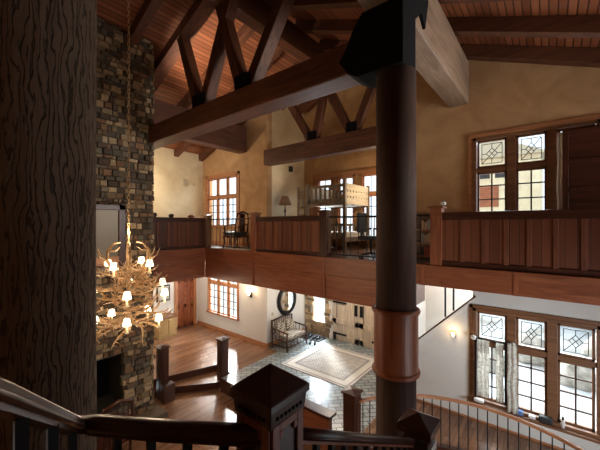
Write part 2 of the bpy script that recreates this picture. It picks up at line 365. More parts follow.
# baseboards
struct(MB().box(XG - .02, XG, 7.91, 12.25, FL, FL + .14), 'baseboard_hall', 'trim_Y')
struct(MB().box(XG - .02, XG, BACK, 2.93, FL, FL + .04), 'baseboard_gable', 'trim_Y')
struct(MB().box(XG, XN, 7.89, 7.91, FL, FL + .14), 'baseboard_recess', 'trim_X')
struct(MB().box(1.0, 6.85, 12.23, 12.25, FL, FL + .14), 'baseboard_far', 'trim_X')
struct(MB().box(XG - .02, XG, 7.91, 11.85, FU, FU + .14), 'baseboard_hall_upper', 'trim_Y')

# ------------------------------------------------------------------ windows
def window(name, X, units, z0, z1, tz, cols, rows, lead=False, m='trim', th=.06, y_out=None, toprows=1):
    y0, y1 = y_out; units = sorted(units); r = sroot(name, (X, y0, z0))
    f = MB(); o = .07
    f.box(X - .05, X + .1, y0 - .0, y0 + o, z0, z1); f.box(X - .05, X + .1, y1 - o, y1, z0, z1)
    f.box(X - .05, X + .1, y0, y1, z1 - o, z1); f.box(X - .09, X + .1, y0 - .04, y1 + .04, z0 - .01, z0 + .06)
    for (a, b), (c, d) in zip(units, units[1:]): f.box(X - .03, X + .1, b, c, z0, z1)
    f.box(X - .02, X + .1, y0, y1, tz - .05, tz + .05)
    f.build('frame', m + '_Y', r, bev=.006)
    for a, b in units:
        s = MB()
        for lo, hi in ((z0 + .06, tz - .05), (tz + .05, z1 - o)):
            s.box(X + .01, X + .06, a, a + th * .7, lo, hi); s.box(X + .01, X + .06, b - th * .7, b, lo, hi)
            s.box(X + .01, X + .06, a, b, lo, lo + th * .7); s.box(X + .01, X + .06, a, b, hi - th * .7, hi)
        s.build('sash', m + '_Z', r)
        k = MB(); lo, hi = z0 + .06, tz - .05
        for i in range(1, cols): yy = a + (b - a) * i / cols; k.box(X + .02, X + .05, yy - .014, yy + .014, lo, hi)
        for i in range(1, rows): zz = lo + (hi - lo) * i / rows; k.box(X + .02, X + .05, a, b, zz - .013, zz + .013)
        if not lead and toprows:
            for i in range(1, cols): yy = a + (b - a) * i / cols; k.box(X + .025, X + .045, yy - .01, yy + .01, tz, z1 - o)
        if len(k.v): k.build('muntin', 'col_Z', r)
        if lead:
            lo, hi = tz + .09, z1 - o - .04; cy, cz = (a + b) / 2, (lo + hi) / 2; w, h = (b - a) / 2 - .09, (hi - lo) / 2 - .05; q = MB()
            P = lambda u, v: (X + .03, cy + u * w, cz + v * h)
            seg = [((-1, -1), (1, -1)), ((1, -1), (1, 1)), ((1, 1), (-1, 1)), ((-1, 1), (-1, -1)),
                   ((0, .55), (.55, 0)), ((.55, 0), (0, -.55)), ((0, -.55), (-.55, 0)), ((-.55, 0), (0, .55)),
                   ((0, .55), (0, 1)), ((0, -.55), (0, -1)), ((.55, 0), (1, 0)), ((-.55, 0), (-1, 0)),
                   ((-.28, .28), (.28, -.28)), ((-.28, -.28), (.28, .28)), ((-.28, .28), (-1, 1)), ((.28, -.28), (1, -1))]
            for (a1, b1), (a2, b2) in seg: q.bar(P(a1, b1), P(a2, b2), .013, .010, (1, 0, 0))
            q.build('leading', 'iron', r)
        MB().box(X + .032, X + .037, a, b, z0 + .06, z1 - o).build('glass', 'glass', r)
    return r
window('window_1', XG, [(.71, 1.27), (.04, .55), (-.66, -.12)], -3.92, -1.86, -2.60, 2, 4, True, 'darktrim', y_out=(-.75, 1.35))
window('window_2', XG, [(.71, 1.27), (.04, .55), (-.66, -.12)], -.1, 1.95, 1.22, 2, 4, True, 'darktrim', y_out=(-.75, 1.35))
window('window_3', XG, [(10.85, 11.43), (10.2, 10.78), (9.57, 10.13)], -.1, 2.0, 1.15, 2, 4, y_out=(9.5, 11.5), toprows=0)
window('window_4', XG, [(10.80, 11.38), (10.15, 10.73), (9.52, 10.08)], -3.72, -1.8, -2.42, 2, 4, y_out=(9.45, 11.45))
for i, (a, b, c, d) in enumerate(BW):
    window('window_%d' % (5 + i), XN, [(a + .07, b - .07)], c, d, 1.1, 2, 4, y_out=(a, b))
struct(MB().box(XN - .05, XN, 3.4, 7.45, 1.85, 2.0).box(XN - .04, XN, 3.4, 3.6, FU, 1.85).box(XN - .04, XN, 7.25, 7.45, FU, 1.85), 'trim_bedroom', 'trim_Y')
struct(MB().box(XG - .05, XG, -.85, 1.42, 1.95, 2.04).box(XG - .04, XG, 1.35, 1.44, -.1, 2.04), 'trim_gable_window', 'trim_Y')
struct(MB().box(XG - .04, XG, 1.35, 1.42, -3.96, -1.8).box(XG - .04, XG, -.82, 1.42, -1.86, -1.79).box(XG - .16, XG, -.85, 1.45, -3.97, -3.92), 'trim_gable_window_low', 'darktrim_Y')
struct(MB().box(XG - .04, XG, 9.4, 11.6, 2.0, 2.1).box(XG - .04, XG, 11.5, 11.6, -.1, 2.1).box(XG - .04, XG, 9.4, 9.5, -.1, 2.1), 'trim_hall_window', 'trim_Y')

# ------------------------------------------------------------------ stone helper
PAL = [(.17, .14, .11), (.12, .10, .085), (.26, .22, .17), (.34, .29, .22), (.10, .09, .085), (.20, .13, .09), (.15, .15, .14), (.42, .36, .28), (.09, .07, .06)]
def stones(mb, u0, u1, z0, z1, P, hmin=.07, hmax=.15, prot=.06, holes=(), pal=PAL, wmul=1.0):
    z = z0
    while z < z1:
        h = min(rnd.uniform(hmin, hmax), z1 - z + .001); u = u0
        while u < u1:
            w = min(rnd.uniform(.10, .34) * wmul, u1 - u + .001)
            cu, cz = u + w / 2, z + h / 2
            if not any(a < cu < b and c < cz < d for a, b, c, d in holes):
                d = rnd.uniform(.01, prot); g = .007; j = lambda: rnd.uniform(-.008, .008)
                c = rnd.choice(pal); k = rnd.uniform(.65, 1.35); c = (c[0] * k * 1.12, c[1] * k, c[2] * k * .84)
                o = [(u + g + j(), z + g + j()), (u + w - g + j(), z + g + j()), (u + w - g + j(), z + h - g + j()), (u + g + j(), z + h - g + j())]
                i_ = [(cu + (a - cu) * .86, cz + (b - cz) * .82) for a, b in o]
                vs = [P(a, b, -.03) for a, b in o] + [P(a, b, d * .7) for a, b in o] + [P(a, b, d + j() * .5) for a, b in i_]
                mb.add(vs, [(0, 1, 5, 4), (1, 2, 6, 5), (2, 3, 7, 6), (3, 0, 4, 7), (4, 5, 9, 8), (5, 6, 10, 9), (6, 7, 11, 10), (7, 4, 8, 11), (8, 9, 10, 11)], c)
            u += w
        z += h
# ------------------------------------------------------------------ chimney
CY = 7.9
ch = thing('stone_chimney', 'tall rough stone chimney rising to the ceiling with a dark firebox', 'chimney', (2.5, 8.7, FP))
mb = MB(); mb.box(1.2, 2.0, CY, 9.5, FP, -3.05, (.03, .027, .024)); mb.box(3.08, 3.79, CY, 9.5, FP, -3.05, (.03, .027, .024))
mb.prism([(CY, -3.05), (9.5, -3.05), (9.5, zd(9.5) - .01), (CY, zd(CY) - .01)], 'X', 1.2, 3.79); mb.box(2.0, 3.08, CY, 9.5, FP, -4.28, (.03, .027, .024))
hol = [(1.95, 3.1, -4.28, -3.02)]
stones(mb, 1.2, 3.82, FP, -3.02, lambda a, b, d: (a, CY - d, b), .09, .17, .10, hol, wmul=.75)
stones(mb, 1.2, 3.82, -3.02, 4.62, lambda a, b, d: (a, CY - d, b), .08, .16, .10, wmul=.72)
stones(mb, CY, 9.5, FP, 3.95, lambda a, b, d: (3.79 + d, a, b), .07, .14, .03)
mb.build('stonework', 'fieldstone', ch)
MB().box(2.0, 3.08, 8.7, 8.75, -4.28, -3.05).build('fire_back', 'black_steel', ch)
mb = MB(); stones(mb, 1.2, 3.95, FP, FP + .12, lambda a, b, d: (a, 7.45 - d, b), .1, .13, .03); mb.box(1.2, 3.95, 7.42, CY, FP, FP + .12, (.16, .12, .09))
mb.build('hearth', 'fieldstone', ch)
mt = thing('mantel_shelf', 'thick dark wooden mantel shelf fixed across the stone chimney', 'shelf', (2.1, 7.8, -1.1))
MB().box(1.3, 3.15, 7.62, 7.86, -1.1, -.92).build('board', 'dark_X', mt, bev=.01)
for xa in (1.5, 2.75): MB().box(xa, xa + .2, 7.68, 7.83, -1.32, -1.1).build('bracket', 'dark_Z', mt, bev=.01)
mr = thing('framed_mirror', 'large wood-framed mirror leaning on the mantel of the stone chimney', 'mirror', (2.4, 7.78, -.92))
MB().box(1.9, 3.0, 7.74, 7.80, -.9, .42).build('glass', 'mirror', mr)
MB().box(1.78, 3.08, 7.70, 7.84, .34, .46).box(2.94, 3.08, 7.70, 7.84, -.92, .46).box(1.78, 1.92, 7.70, 7.84, -.92, .46).build('frame', 'dark_Z', mr, bev=.01)
MB().box(1.92, 2.94, 7.70, 7.84, -.92, -.72).build('bottom_rail', 'trim_X', mr, bev=.01)

# ------------------------------------------------------------------ roof timbers
RAFT = [(1.05, 1.25, 'rafter over the dark side of the room before the chimney'), (2.1, 2.3, 'rafter directly above the antler chandelier'),
        (3.2, 3.4, 'rafter whose lower end meets the top of the stone chimney'),
        (5.42, 5.62, 'rafter next beyond the big truss beam'), (6.57, 6.77, 'rafter above the balcony railing'), (7.7, 7.92, 'rafter lying against the gable wall')]
for x0, x1, lab in RAFT:
    r = thing('roof_rafter', 'dark brown wooden ' + lab, 'rafter', ((x0 + x1) / 2, RY, zb(RY)), 'rafters under the plank ceiling')
    for y0, y1 in ((BACK, RY), (RY, 11.85)):
        MB().prism([(y0, zb(y0)), (y1, zb(y1)), (y1, zd(y1) - .002), (y0, zd(y0) - .002)], 'X', x0, x1).build('rafter_arm', 'beam_Y', r, bev=.01)
for x0, x1, y1, lab in ((8.6, 8.8, 7.9, 'rafter in the bedroom recess behind the far truss'), (9.5, 9.7, 7.9, 'rafter nearest the bedroom windows')):
    r = thing('roof_rafter', 'dark brown wooden ' + lab, 'rafter', ((x0 + x1) / 2, RY, zb(RY)), 'rafters under the plank ceiling')
    for a, b in ((2.95, RY), (RY, y1)):
        MB().prism([(a, zb(a)), (b, zb(b)), (b, zd(b) - .002), (a, zd(a) - .002)], 'X', x0, x1).build('rafter_arm', 'beam_Y', r, bev=.01)
tag(MB().box(LEFTX, 7.7, 5.27, 5.6, 4.72, 5.33).build('ridge_beam', 'beam_X', bev=.015, loc=(4, 5.43, 4.72)), 'long ridge beam running under the peak of the plank ceiling', 'beam')
tag(MB().box(3.85, XG, 8.99, 9.42, 2.76, 3.72).build('purlin_beam', 'beam_X', bev=.03, loc=(6, 9.2, 2.76)), 'heavy dark roof beam from the stone chimney to the hall wall above the hall window', 'beam')
def truss(x0, x1, z0, z1, y0, y1, xs, label, chords, w=.24):
    t = thing('roof_truss', label, 'truss', ((x0 + x1) / 2, RY, z0), 'timber roof trusses')
    MB().box(x0, x1, y0, y1, z0, z1).build('bottom_chord', 'beam_Y', t, bev=.02)
    a, b = chords
    for p, q in ((a, RY), (RY, b)):
        MB().prism([(p, zb(p)), (q, zb(q)), (q, zd(q) - .002), (p, zd(p) - .002)], 'X', xs, xs + .35).build('top_chord', 'beam_Y', t, bev=.015)
    c = (x0 + x1) / 2; d = xs + .15
    for p, q in (((c, 5.85, z1 - .05), (d, 7.2, zb(7.2) + .1)), ((c, 5.75, z1 - .05), (d, 5.2, 4.95)), ((c, 4.45, z1 - .05), (d, 5.65, 4.95)), ((c, 4.35, z1 - .05), (d, 3.4, zb(3.4) + .1))):
        MB().bar(p, q, .22, w, (1, 0, 0)).build('web_strut', 'beam_Z', t, bev=.015)
    for y in (5.8, 4.4): MB().box(x0 + .04, x1 - .04, y - .17, y + .17, z1 - .02, z1 + .28).build('joint_plate', 'black_steel', t, bev=.01)
    return t
truss(3.68, 4.1, 2.05, 2.48, 1.55, 9.6, 4.08, 'massive timber truss from the stone chimney to the round column', (BACK, 11.85))
truss(7.74, 8.06, 2.12, 2.66, 2.95, 7.9, 7.74, 'smaller timber truss spanning the bedroom recess beyond the balcony', (2.95, 7.9), .2)
tag(MB().box(LEFTX, XG, 1.43, 1.86, 2.76, 3.72).build('purlin_beam', 'purlin_X', bev=.03, loc=(4, 1.65, 2.76)), 'heavy roof beam crossing above the round column to the gable wall', 'beam')

# ------------------------------------------------------------------ columns
c = thing('round_column', 'thick round wooden column with a copper-coloured collar carrying the beams', 'column', (3.9, 1.55, FP))
MB().lathe((3.9, 1.55, 0), [(.25, FP), (.25, -1.9)], 40).build('lower_shaft', 'col_Z', c, True)
MB().lathe((3.9, 1.55, 0), [(.25, -1.08), (.248, 1.95)], 40).build('upper_shaft', 'col_Z', c, True)
MB().lathe((3.9, 1.55, 0), [(.276, -1.84), (.276, -1.12)], 48).build('collar', 'red_Z', c)
for z in (-1.90, -1.13): MB().lathe((3.9, 1.55, z), [(.26, 0), (.298, .015), (.302, .05), (.285, .07), (.26, .072)], 48).build('collar_ring', 'red_X', c, bev=.004)
MB().prism([(1.36, 1.95), (1.98, 1.95), (2.12, 2.03), (2.25, 2.22), (2.13, 2.40), (2.02, 2.62), (1.9, 2.76), (1.36, 2.76)], 'X', 3.64, 4.10).build('steel_saddle', 'black_steel', c, bev=.012)
MB().prism([(3.75, 3.3), (4.75, 3.3), (4.60, 2.82), (4.42, 2.95), (4.2, 2.76), (3.75, 2.76)], 'Y', 1.39, 1.43).build('gusset_plate', 'black_steel', c)

def trunk(cx, cy, r):
    n, k = 96, 150; vs = []; fs = []; z0, z1 = FP, zb(cy) + .2
    for i in range(k):
        z = z0 + (z1 - z0) * i / (k - 1)
        for j in range(n):
            a = 2 * math.pi * j / n; p = Vector((math.cos(a) * 2.2, math.sin(a) * 2.2, z * .8))
            q = r * (1 + .035 * noise.noise(p) + .02 * noise.noise(Vector((p.x * 5, p.y * 5, z * 1.2))))
            vs.append((cx + q * math.cos(a), cy + q * math.sin(a), z))
    fs = [(i * n + j, i * n + (j + 1) % n, (i + 1) * n + (j + 1) % n, (i + 1) * n + j) for i in range(k - 1) for j in range(n)]
    return MB().add(vs, fs)
tag(trunk(.41, 2.14, .265).build('tree_trunk_column', 'trunk', smooth=True, loc=(.47, 2.12, FP)), 'huge rough tree-trunk column with deep wavy grain beside the stair rail', 'column')

# ------------------------------------------------------------------ balcony
FASC = []
def fascia(name, label, segs):
    t = thing(name, label, 'fascia', segs[0][:3]); return t
t = thing('balcony_fascia', 'broad red-brown wooden fascia under the long balcony railing', 'fascia', (XB, 5, FU - 1.05))
for a, b in ((2.40, 4.45), (4.46, 7.1), (7.11, 9.6)):
    MB().box(XB, XB + .06, a, b, -1.25, FU - .0).build('upper_board', 'red_Y', t, bev=.006)
    MB().box(XB + .02, XB + .08, a, b, -1.86, -1.255).build('lower_board', 'red_Y', t, bev=.006)
MB().box(XB + .02, 7.9, 2.40, 2.46, -1.86, -1.255).build('end_board', 'dark_X', t)
for y in (4.45, 7.1): MB().box(XB - .012, XB, y - .04, y + .04, -1.85, FU).build('joint_cover', 'red_Z', t)
for a, b in ((BACK, .45), (.46, 2.395)): MB().box(XB, XB + .06, a, b, -1.22, FU).build('upper_board', 'red_Y', t, bev=.006)
MB().box(XB - .012, XB, .42, .49, -1.22, FU).build('joint_cover', 'red_Z', t); MB().box(XB - .012, XB, 1.98, 2.05, -1.22, FU).build('joint_cover', 'red_Z', t)
t = thing('balcony_fascia', 'shorter red-brown wooden fascia between the stone chimney and the balcony corner', 'fascia', (5, 9.56, FU - 1.05))
MB().box(3.79, XB, 9.55, 9.6, -1.25, FU).build('upper_board', 'red_X', t, bev=.006); MB().box(3.79, XB, 9.57, 9.62, -1.86, -1.255).build('lower_board', 'red_X', t, bev=.006)

def newel(x, y, z0, z1, s, label, matn='red', group=None, cap=.035, pyr=.03):
    t = thing('newel_post', label, 'post', (x, y, z0), group); h = s / 2
    MB().box(x - h, x + h, y - h, y + h, z0, z1 - .06).build('post', matn + '_Z', t, bev=.008)
    k = h + cap; mb = MB().box(x - k, x + k, y - k, y + k, z1 - .06, z1 - pyr)
    mb.add([(x - k, y - k, z1 - pyr), (x + k, y - k, z1 - pyr), (x + k, y + k, z1 - pyr), (x - k, y + k, z1 - pyr), (x, y, z1)], [(0, 1, 4), (1, 2, 4), (2, 3, 4), (3, 0, 4)])
    mb.build('cap', matn + '_X', t, bev=.004)
    mb = MB()
    for sx, sy in ((-1, 0), (0, -1)):
        if sx: mb.box(x - h - .012, x - h, y - h * .55, y + h * .55, z0 + .15, z1 - .2)
        else: mb.box(x - h * .55, x + h * .55, y - h - .012, y - h, z0 + .15, z1 - .2)
    mb.build('raised_panel', matn + '_Z', t, bev=.004); return t
NL = [(1.77, .40, 'wooden newel post beside the round column starting the solid railing', 'red'), (4.5, .40, 'wooden newel post between solid railing and the bars before the bunk bed', 'dark'),
      (7.1, .40, 'wooden newel post between the chair and the middle solid railing', 'red')]
for y, z, lab, mm in NL: newel(XB + .14, y, FU, z, .22, lab, mm)
newel(XB + .14, 9.62, FU, .38, .22, 'wooden newel post at the balcony corner near the hall window', 'darktrim')
def solid_rail(name, label, axis, a, b, c, battens, zt=.25):
    t = thing(name, label, 'railing', ((c, a, FU) if axis == 'Y' else (a, c, FU)))
    def B(u0, u1, c0, c1, z0, z1): return MB().box(c0, c1, u0, u1, z0, z1) if axis == 'Y' else MB().box(u0, u1, c0, c1, z0, z1)
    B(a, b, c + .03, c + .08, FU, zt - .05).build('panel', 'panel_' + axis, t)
    B(a, b, c - .03, c + .14, zt - .06, zt).build('top_rail', 'dark_' + axis, t, bev=.01)
    B(a, b, c, c + .1, FU, FU + .1).build('bottom_rail', 'dark_' + axis, t, bev=.006)
    B(a, b, c + .005, c + .1, zt - .15, zt - .06).build('head_rail', 'dark_' + axis, t, bev=.006)
    for u in battens: B(u - .035, u + .035, c, c + .03, FU + .1, zt - .15).build('batten', 'batten_Z', t, bev=.004)
    return t
solid_rail('panelled_railing', 'solid panelled balcony railing below the large gable window', 'Y', BACK, 1.66, XB + .06, [1.3, .94, .6, .27, -.08, -.42, -.76, -1.1])
solid_rail('panelled_railing', 'solid panelled railing in the middle of the balcony before the table lamp', 'Y', 4.62, 6.98, XB + .06, [4.95, 5.3, 5.65, 6.0, 6.35, 6.7])
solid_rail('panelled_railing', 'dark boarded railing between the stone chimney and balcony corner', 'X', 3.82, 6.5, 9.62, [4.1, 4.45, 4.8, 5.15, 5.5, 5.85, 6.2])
def bar_rail(label, a, b, x, zt=.22):
    t = thing('bar_railing', label, 'railing', (x, a, FU))
    MB().box(x - .03, x + .03, a, b, zt - .04, zt).build('top_rail', 'iron', t, bev=.005); MB().box(x - .02, x + .02, a, b, FU + .06, FU + .09).build('bottom_rail', 'iron', t)
    n = round((b - a) / .2)
    for i in range(1, n): y = a + (b - a) * i / n; MB().tube([(x, y, FU + .09), (x, y, zt - .04)], .009, 6).build('baluster', 'iron', t)
bar_rail('black iron bar railing in front of the wooden bunk bed', 1.9, 4.37, XB + .14)
bar_rail('black iron bar railing in front of the carved chair', 7.23, 9.5, XB + .14)

# ------------------------------------------------------------------ foreground stair, newels and rails
HP = [(-.024, -.048), (.024, -.048), (.028, -.030), (.022, -.026), (.031, -.014), (.022, -.003), (0, 0), (-.022, -.003), (-.031, -.014), (-.022, -.026), (-.028, -.030)]
struct(MB().box(-1.2, .95, -1.2, 1.5, -1.85, -1.72), 'floor_landing', 'oak_floor')
mb = MB()
for i in range(5): mb.box(.95 + i * .3, 1.28 + i * .3, -.5, .86, -1.72 - (i + 1) * .17 - .12, -1.72 - (i + 1) * .17)
mb.box(2.4, 3.6, -.5, .95, -2.75, -2.62); struct(mb, 'floor_stair', 'oak_floor')
t = thing('newel_post', 'large dark newel post with pyramid cap joining the two near handrails', 'post', (.88, .86, -1.72))
MB().box(.793, .967, .773, .947, -1.72, -.68).build('post', 'dark_Z', t, bev=.006)
mb = MB(); x, y = .88, .86
def pyr(mb, k, z0, z1, k2=0):
    vs = [(x + i * k, y + j * k, z0) for i, j in ((-1, -1), (1, -1), (1, 1), (-1, 1))]
    if k2: vs += [(x + i * k2, y + j * k2, z1) for i, j in ((-1, -1), (1, -1), (1, 1), (-1, 1))]; fs = [(0, 1, 5, 4), (1, 2, 6, 5), (2, 3, 7, 6), (3, 0, 4, 7), (0, 3, 2, 1), (4, 5, 6, 7)]
    else: vs += [(x, y, z1)]; fs = [(0, 1, 4), (1, 2, 4), (2, 3, 4), (3, 0, 4), (3, 2, 1, 0)]
    mb.add(vs, fs)
pyr(mb, .112, -.632, -.545); pyr(mb, .112, -.660, -.632, .112); mb.build('cap', 'dark_X', t, bev=.003)
mb = MB(); pyr(mb, .096, -.73, -.66, .104); mb.build('cornice', 'dark_Y', t, bev=.003)
mb = MB()
for k in range(7):
    q = -.066 + k * .022; MB().box(x + q - .005, x + q + .005, y - .104, y - .094, -.700, -.689).build('dentil', 'black_steel', t); MB().box(x - .104, x - .094, y + q - .005, y + q + .005, -.700, -.689).build('dentil', 'black_steel', t)
mb = MB()       # framed arched recess on two faces
for f in (0, 1):
    def Q(a, b, z0, z1, d0=0, d1=.012): mb.box(x + a, x + b, y - .087 - d1, y - .087 - d0, z0, z1) if f else mb.box(x - .087 - d1, x - .087 - d0, y + a, y + b, z0, z1)
    Q(-.087, -.05, -1.7, -.72); Q(.05, .087, -1.7, -.72); Q(-.05, .05, -.75, -.72); Q(-.05, -.03, -.78, -.75); Q(.03, .05, -.78, -.75)
mb.build('panel_frame', 'red_Z', t, bev=.003)

t = thing('handrail', 'dark polished handrail rising past the rough tree-trunk column', 'railing', (.6, 1.1, -1.72))
pa = [(.80, .84, -.748), (.60, 1.13, -.748), (.44, 1.38, -.746), (.405, 1.415, -.742), (.36, 1.36, -.70), (.11, .90, -.33), (-.2, .36, .09)]
MB().sweep(pa, HP).build('rail', 'dark_Y', t, True)
MB().sweep([(p[0], p[1], p[2] - .048) for p in pa], [(-.018, -.018), (.018, -.018), (.018, 0), (-.018, 0)]).build('under_rail', 'dark_X', t)
for px, py, zt in ((.725, .95, -.80), (.645, 1.065, -.80), (.565, 1.185, -.80), (.49, 1.305, -.80), (.36, 1.36, -.75), (.26, 1.17, -.60), (.16, .99, -.46)):
    MB().box(px - .013, px + .013, py - .013, py + .013, -1.72, zt).build('baluster', 'iron', t)
t = thing('handrail', 'dark polished handrail descending from the pyramid-capped post to the lower post', 'railing', (1.6, .86, -2.2))
def rz(X): return -.845 - .57 * (X - .98)
MB().sweep([(.96, .86, rz(.96)), (1.5, .86, rz(1.5)), (2.49, .86, rz(2.49))], HP).build('rail', 'dark_X', t, True)
MB().sweep([(.96, .86, rz(.96) - .048), (2.49, .86, rz(2.49) - .048)], [(-.018, -.018), (.018, -.018), (.018, 0), (-.018, 0)]).build('under_rail', 'red_X', t)
for i in range(11):
    X = 1.06 + i * .13; MB().box(X - .013, X + .013, .847, .873, -1.72 - math.ceil((X - .95) / .3) * .17, rz(X) - .06).build('baluster', 'iron', t)
t = thing('newel_post', 'dark newel post with a gabled cap at the foot of the descending handrail', 'post', (2.6, .84, -2.62))
MB().box(2.50, 2.70, .74, .94, -2.62, -1.72).build('post', 'dark_Z', t, bev=.006)
x, y = 2.6, .84; mb = MB(); pyr(mb, .135, -1.61, -1.54); pyr(mb, .135, -1.67, -1.61, .135); mb.build('cap', 'dark_X', t, bev=.004)
MB().box(2.52, 2.68, .722, .74, -2.5, -1.76).build('side_panel', 'white_paint', t); MB().box(2.55, 2.65, .71, .722, -2.45, -1.82).build('inset', 'charcoal', t)

# lower floor: curved railing round the stair well
newel(5.45, 3.06, FL, -3.26, .26, 'dark newel post on the slate floor where the curved railing starts', 'dark')
t = thing('curved_railing', 'curved wooden-topped iron railing sweeping below the lower gable windows', 'railing', (4.4, .8, FL))
CX, CYY, CR = 4.4, .82, 2.28
def arc(d): return (CX + CR * math.cos(R(d)), CYY + CR * math.sin(R(d)))
HL = [(x * 1.2, z * 1.1) for x, z in HP]
MB().sweep([(*arc(64 - i * 3), -3.39) for i in range(42)], HL).build('rail', 'trim_Y', t, True)
MB().sweep([(*arc(64 - i * 3), FL) for i in range(42)], [(-.06, 0), (.06, 0), (.06, .05), (-.06, .05)]).build('base_rail', 'dark_Y', t)
n = 31
for i in range(n):
    px, py = arc(62 - i * 4); MB().tube([(px, py, FL + .05), (px, py, -3.44)], .010, 6).build('baluster', 'iron', t)
# low wall beside slate
t = thing('low_curb_wall', 'low brick-red curb wall with a wooden cap between slate floor and great room', 'wall', (5.53, 5.5, FP))
MB().box(5.46, 5.58, 3.62, 5.1, FP, -4.06).build('wall', 'red_Y', t); MB().box(5.38, 5.66, 3.55, 5.15, -4.06, -4.0).build('cap', 'dark_Y', t, bev=.01)
newel(5.73, 7.56, FL - .3, -3.33, .24, 'wooden newel post on the slate side of the two steps', 'dark')
newel(4.30, 8.35, FP, -3.33, .24, 'wooden newel post on the chimney side of the two steps', 'dark')
tag(MB().box(4.14, 4.46, 7.97, 8.19, FP, -4.3).build('post_plinth', 'dark_X', bev=.02, loc=(4.3, 8.1, FP)), 'dark wooden box plinth at the foot of the newel beside the chimney', 'plinth')

# balusters seen in the stair opening and its skirt board
t = thing('stair_skirt', 'dark and white stair skirt sloping down the wall beside the lower windows', 'stair rail', (XG, 2, -2.5))
MB().bar((XG - .03, 1.30, -1.60), (XG - .03, 2.93, -3.22), .035, .06, (1, 0, 0)).build('dark_cap', 'dark_Y', t)
MB().bar((XG - .03, 1.30, -1.64), (XG - .03, 2.93, -3.26), .045, .05, (1, 0, 0)).build('white_strip', 'white_paint', t)
for y in (1.75, 1.93): MB().tube([(XG - .03, y, -1.25), (XG - .03, y, -1.55 - (y - 1.3))], .022, 8).build('baluster', 'iron', t)

# ------------------------------------------------------------------ doors
d = sroot('door_1', (7.3, 12.25, FL))
MB().box(6.95, 7.70, 12.28, 12.33, FL + .01, -2.27).build('leaf', 'red_Z', d)
mb = MB()
for a, b in ((6.95, 7.06), (7.27, 7.38), (7.59, 7.70)): mb.box(a, b, 12.26, 12.285, FL + .01, -2.27)
for z in (FL + .01, FL + .85, -2.45): mb.box(6.95, 7.70, 12.26, 12.285, z, z + .16)
mb.build('rails', 'red_X', d, bev=.004)
MB().box(6.82, 6.95, 12.2, 12.4, FL, -2.2).box(7.70, 7.83, 12.2, 12.4, FL, -2.2).box(6.82, 7.83, 12.2, 12.4, -2.27, -2.12).build('door_frame', 'trim_Z', d, bev=.006)
MB().lathe((7.62, 12.22, FL + .98), [(.0, -.03), (.03, -.02), (.035, 0), (.03, .02), (0, .03)], 12).build('door_knob', 'brass', d, True)
for k, (a, b) in enumerate(((5.43, 6.55), (4.29, 5.41))):
    d = sroot('door_%d' % (2 + k), (XN, (a + b) / 2, FL)); w = b - a
    MB().box(XN + .08, XN + .14, a, b, FL + .01, -2.0).build('leaf', 'door_weathered', d)
    mb = MB()
    for y0, y1 in ((a, a + .17), (b - .17, b)): mb.box(XN + .05, XN + .08, y0, y1, FL + .01, -2.0)
    for z in (FL + .01, FL + .62, FL + 1.75): mb.box(XN + .05, XN + .08, a, b, z, z + .2)
    mb.build('rails', 'door_weathered', d, bev=.006)
    mb = MB()
    for y in (a + .17, b - .17): mb.box(XN + .055, XN + .082, y - .012, y + .012, FL + .82, FL + 1.75)
    mb.build('panel_moulding', 'dark_Z', d)
    mb = MB()
    for z in (FL + .25, FL + 1.45): mb.bar((XN + .04, b - .02 if k == 0 else a + .02, z), (XN + .04, b - .62 if k == 0 else a + .62, z), .015, .07)
    mb.build('strap_hinge', 'iron', d)
    q = a + .1 if k == 0 else b - .1
    mb = MB().box(XN + .02, XN + .05, q - .06, q + .06, FL + 1.05, FL + 1.45); mb.tube([(XN, q, FL + 1.1), (XN - .05, q, FL + 1.2), (XN - .05, q, FL + 1.32), (XN, q, FL + 1.42)], .012, 6)
    mb.build('handle_plate', 'iron', d)
for k, (a, b) in enumerate(((6.85, 7.55), (3.29, 3.99))):
    w = sroot('window_%d' % (9 + k), (XN, a, FL + .42))
    MB().box(XN + .05, XN + .15, a, a + .06, FL + .42, -2.0).box(XN + .05, XN + .15, b - .06, b, FL + .42, -2.0).box(XN + .05, XN + .15, a, b, FL + .42, FL + .48).build('frame', 'door_weathered', w)
    MB().box(XN + .1, XN + .105, a, b, FL + .45, -2.0).build('glass', 'glass', w)
PS = [(.42, .34, .24), (.30, .24, .17), (.50, .42, .30), (.24, .18, .13), (.36, .27, .18)]
mb = MB(); stones(mb, 2.95, 7.9, FL, -1.3, lambda a, b, d: (XN + .05 - d, a, b), .09, .2, .05, [(6.87, 7.53, FL + .46, -2), (3.3, 3.97, FL + .46, -2), (4.25, 6.59, FL - 1, -2)], PS)
struct(mb, 'trim_stone_surround', 'fieldstone')

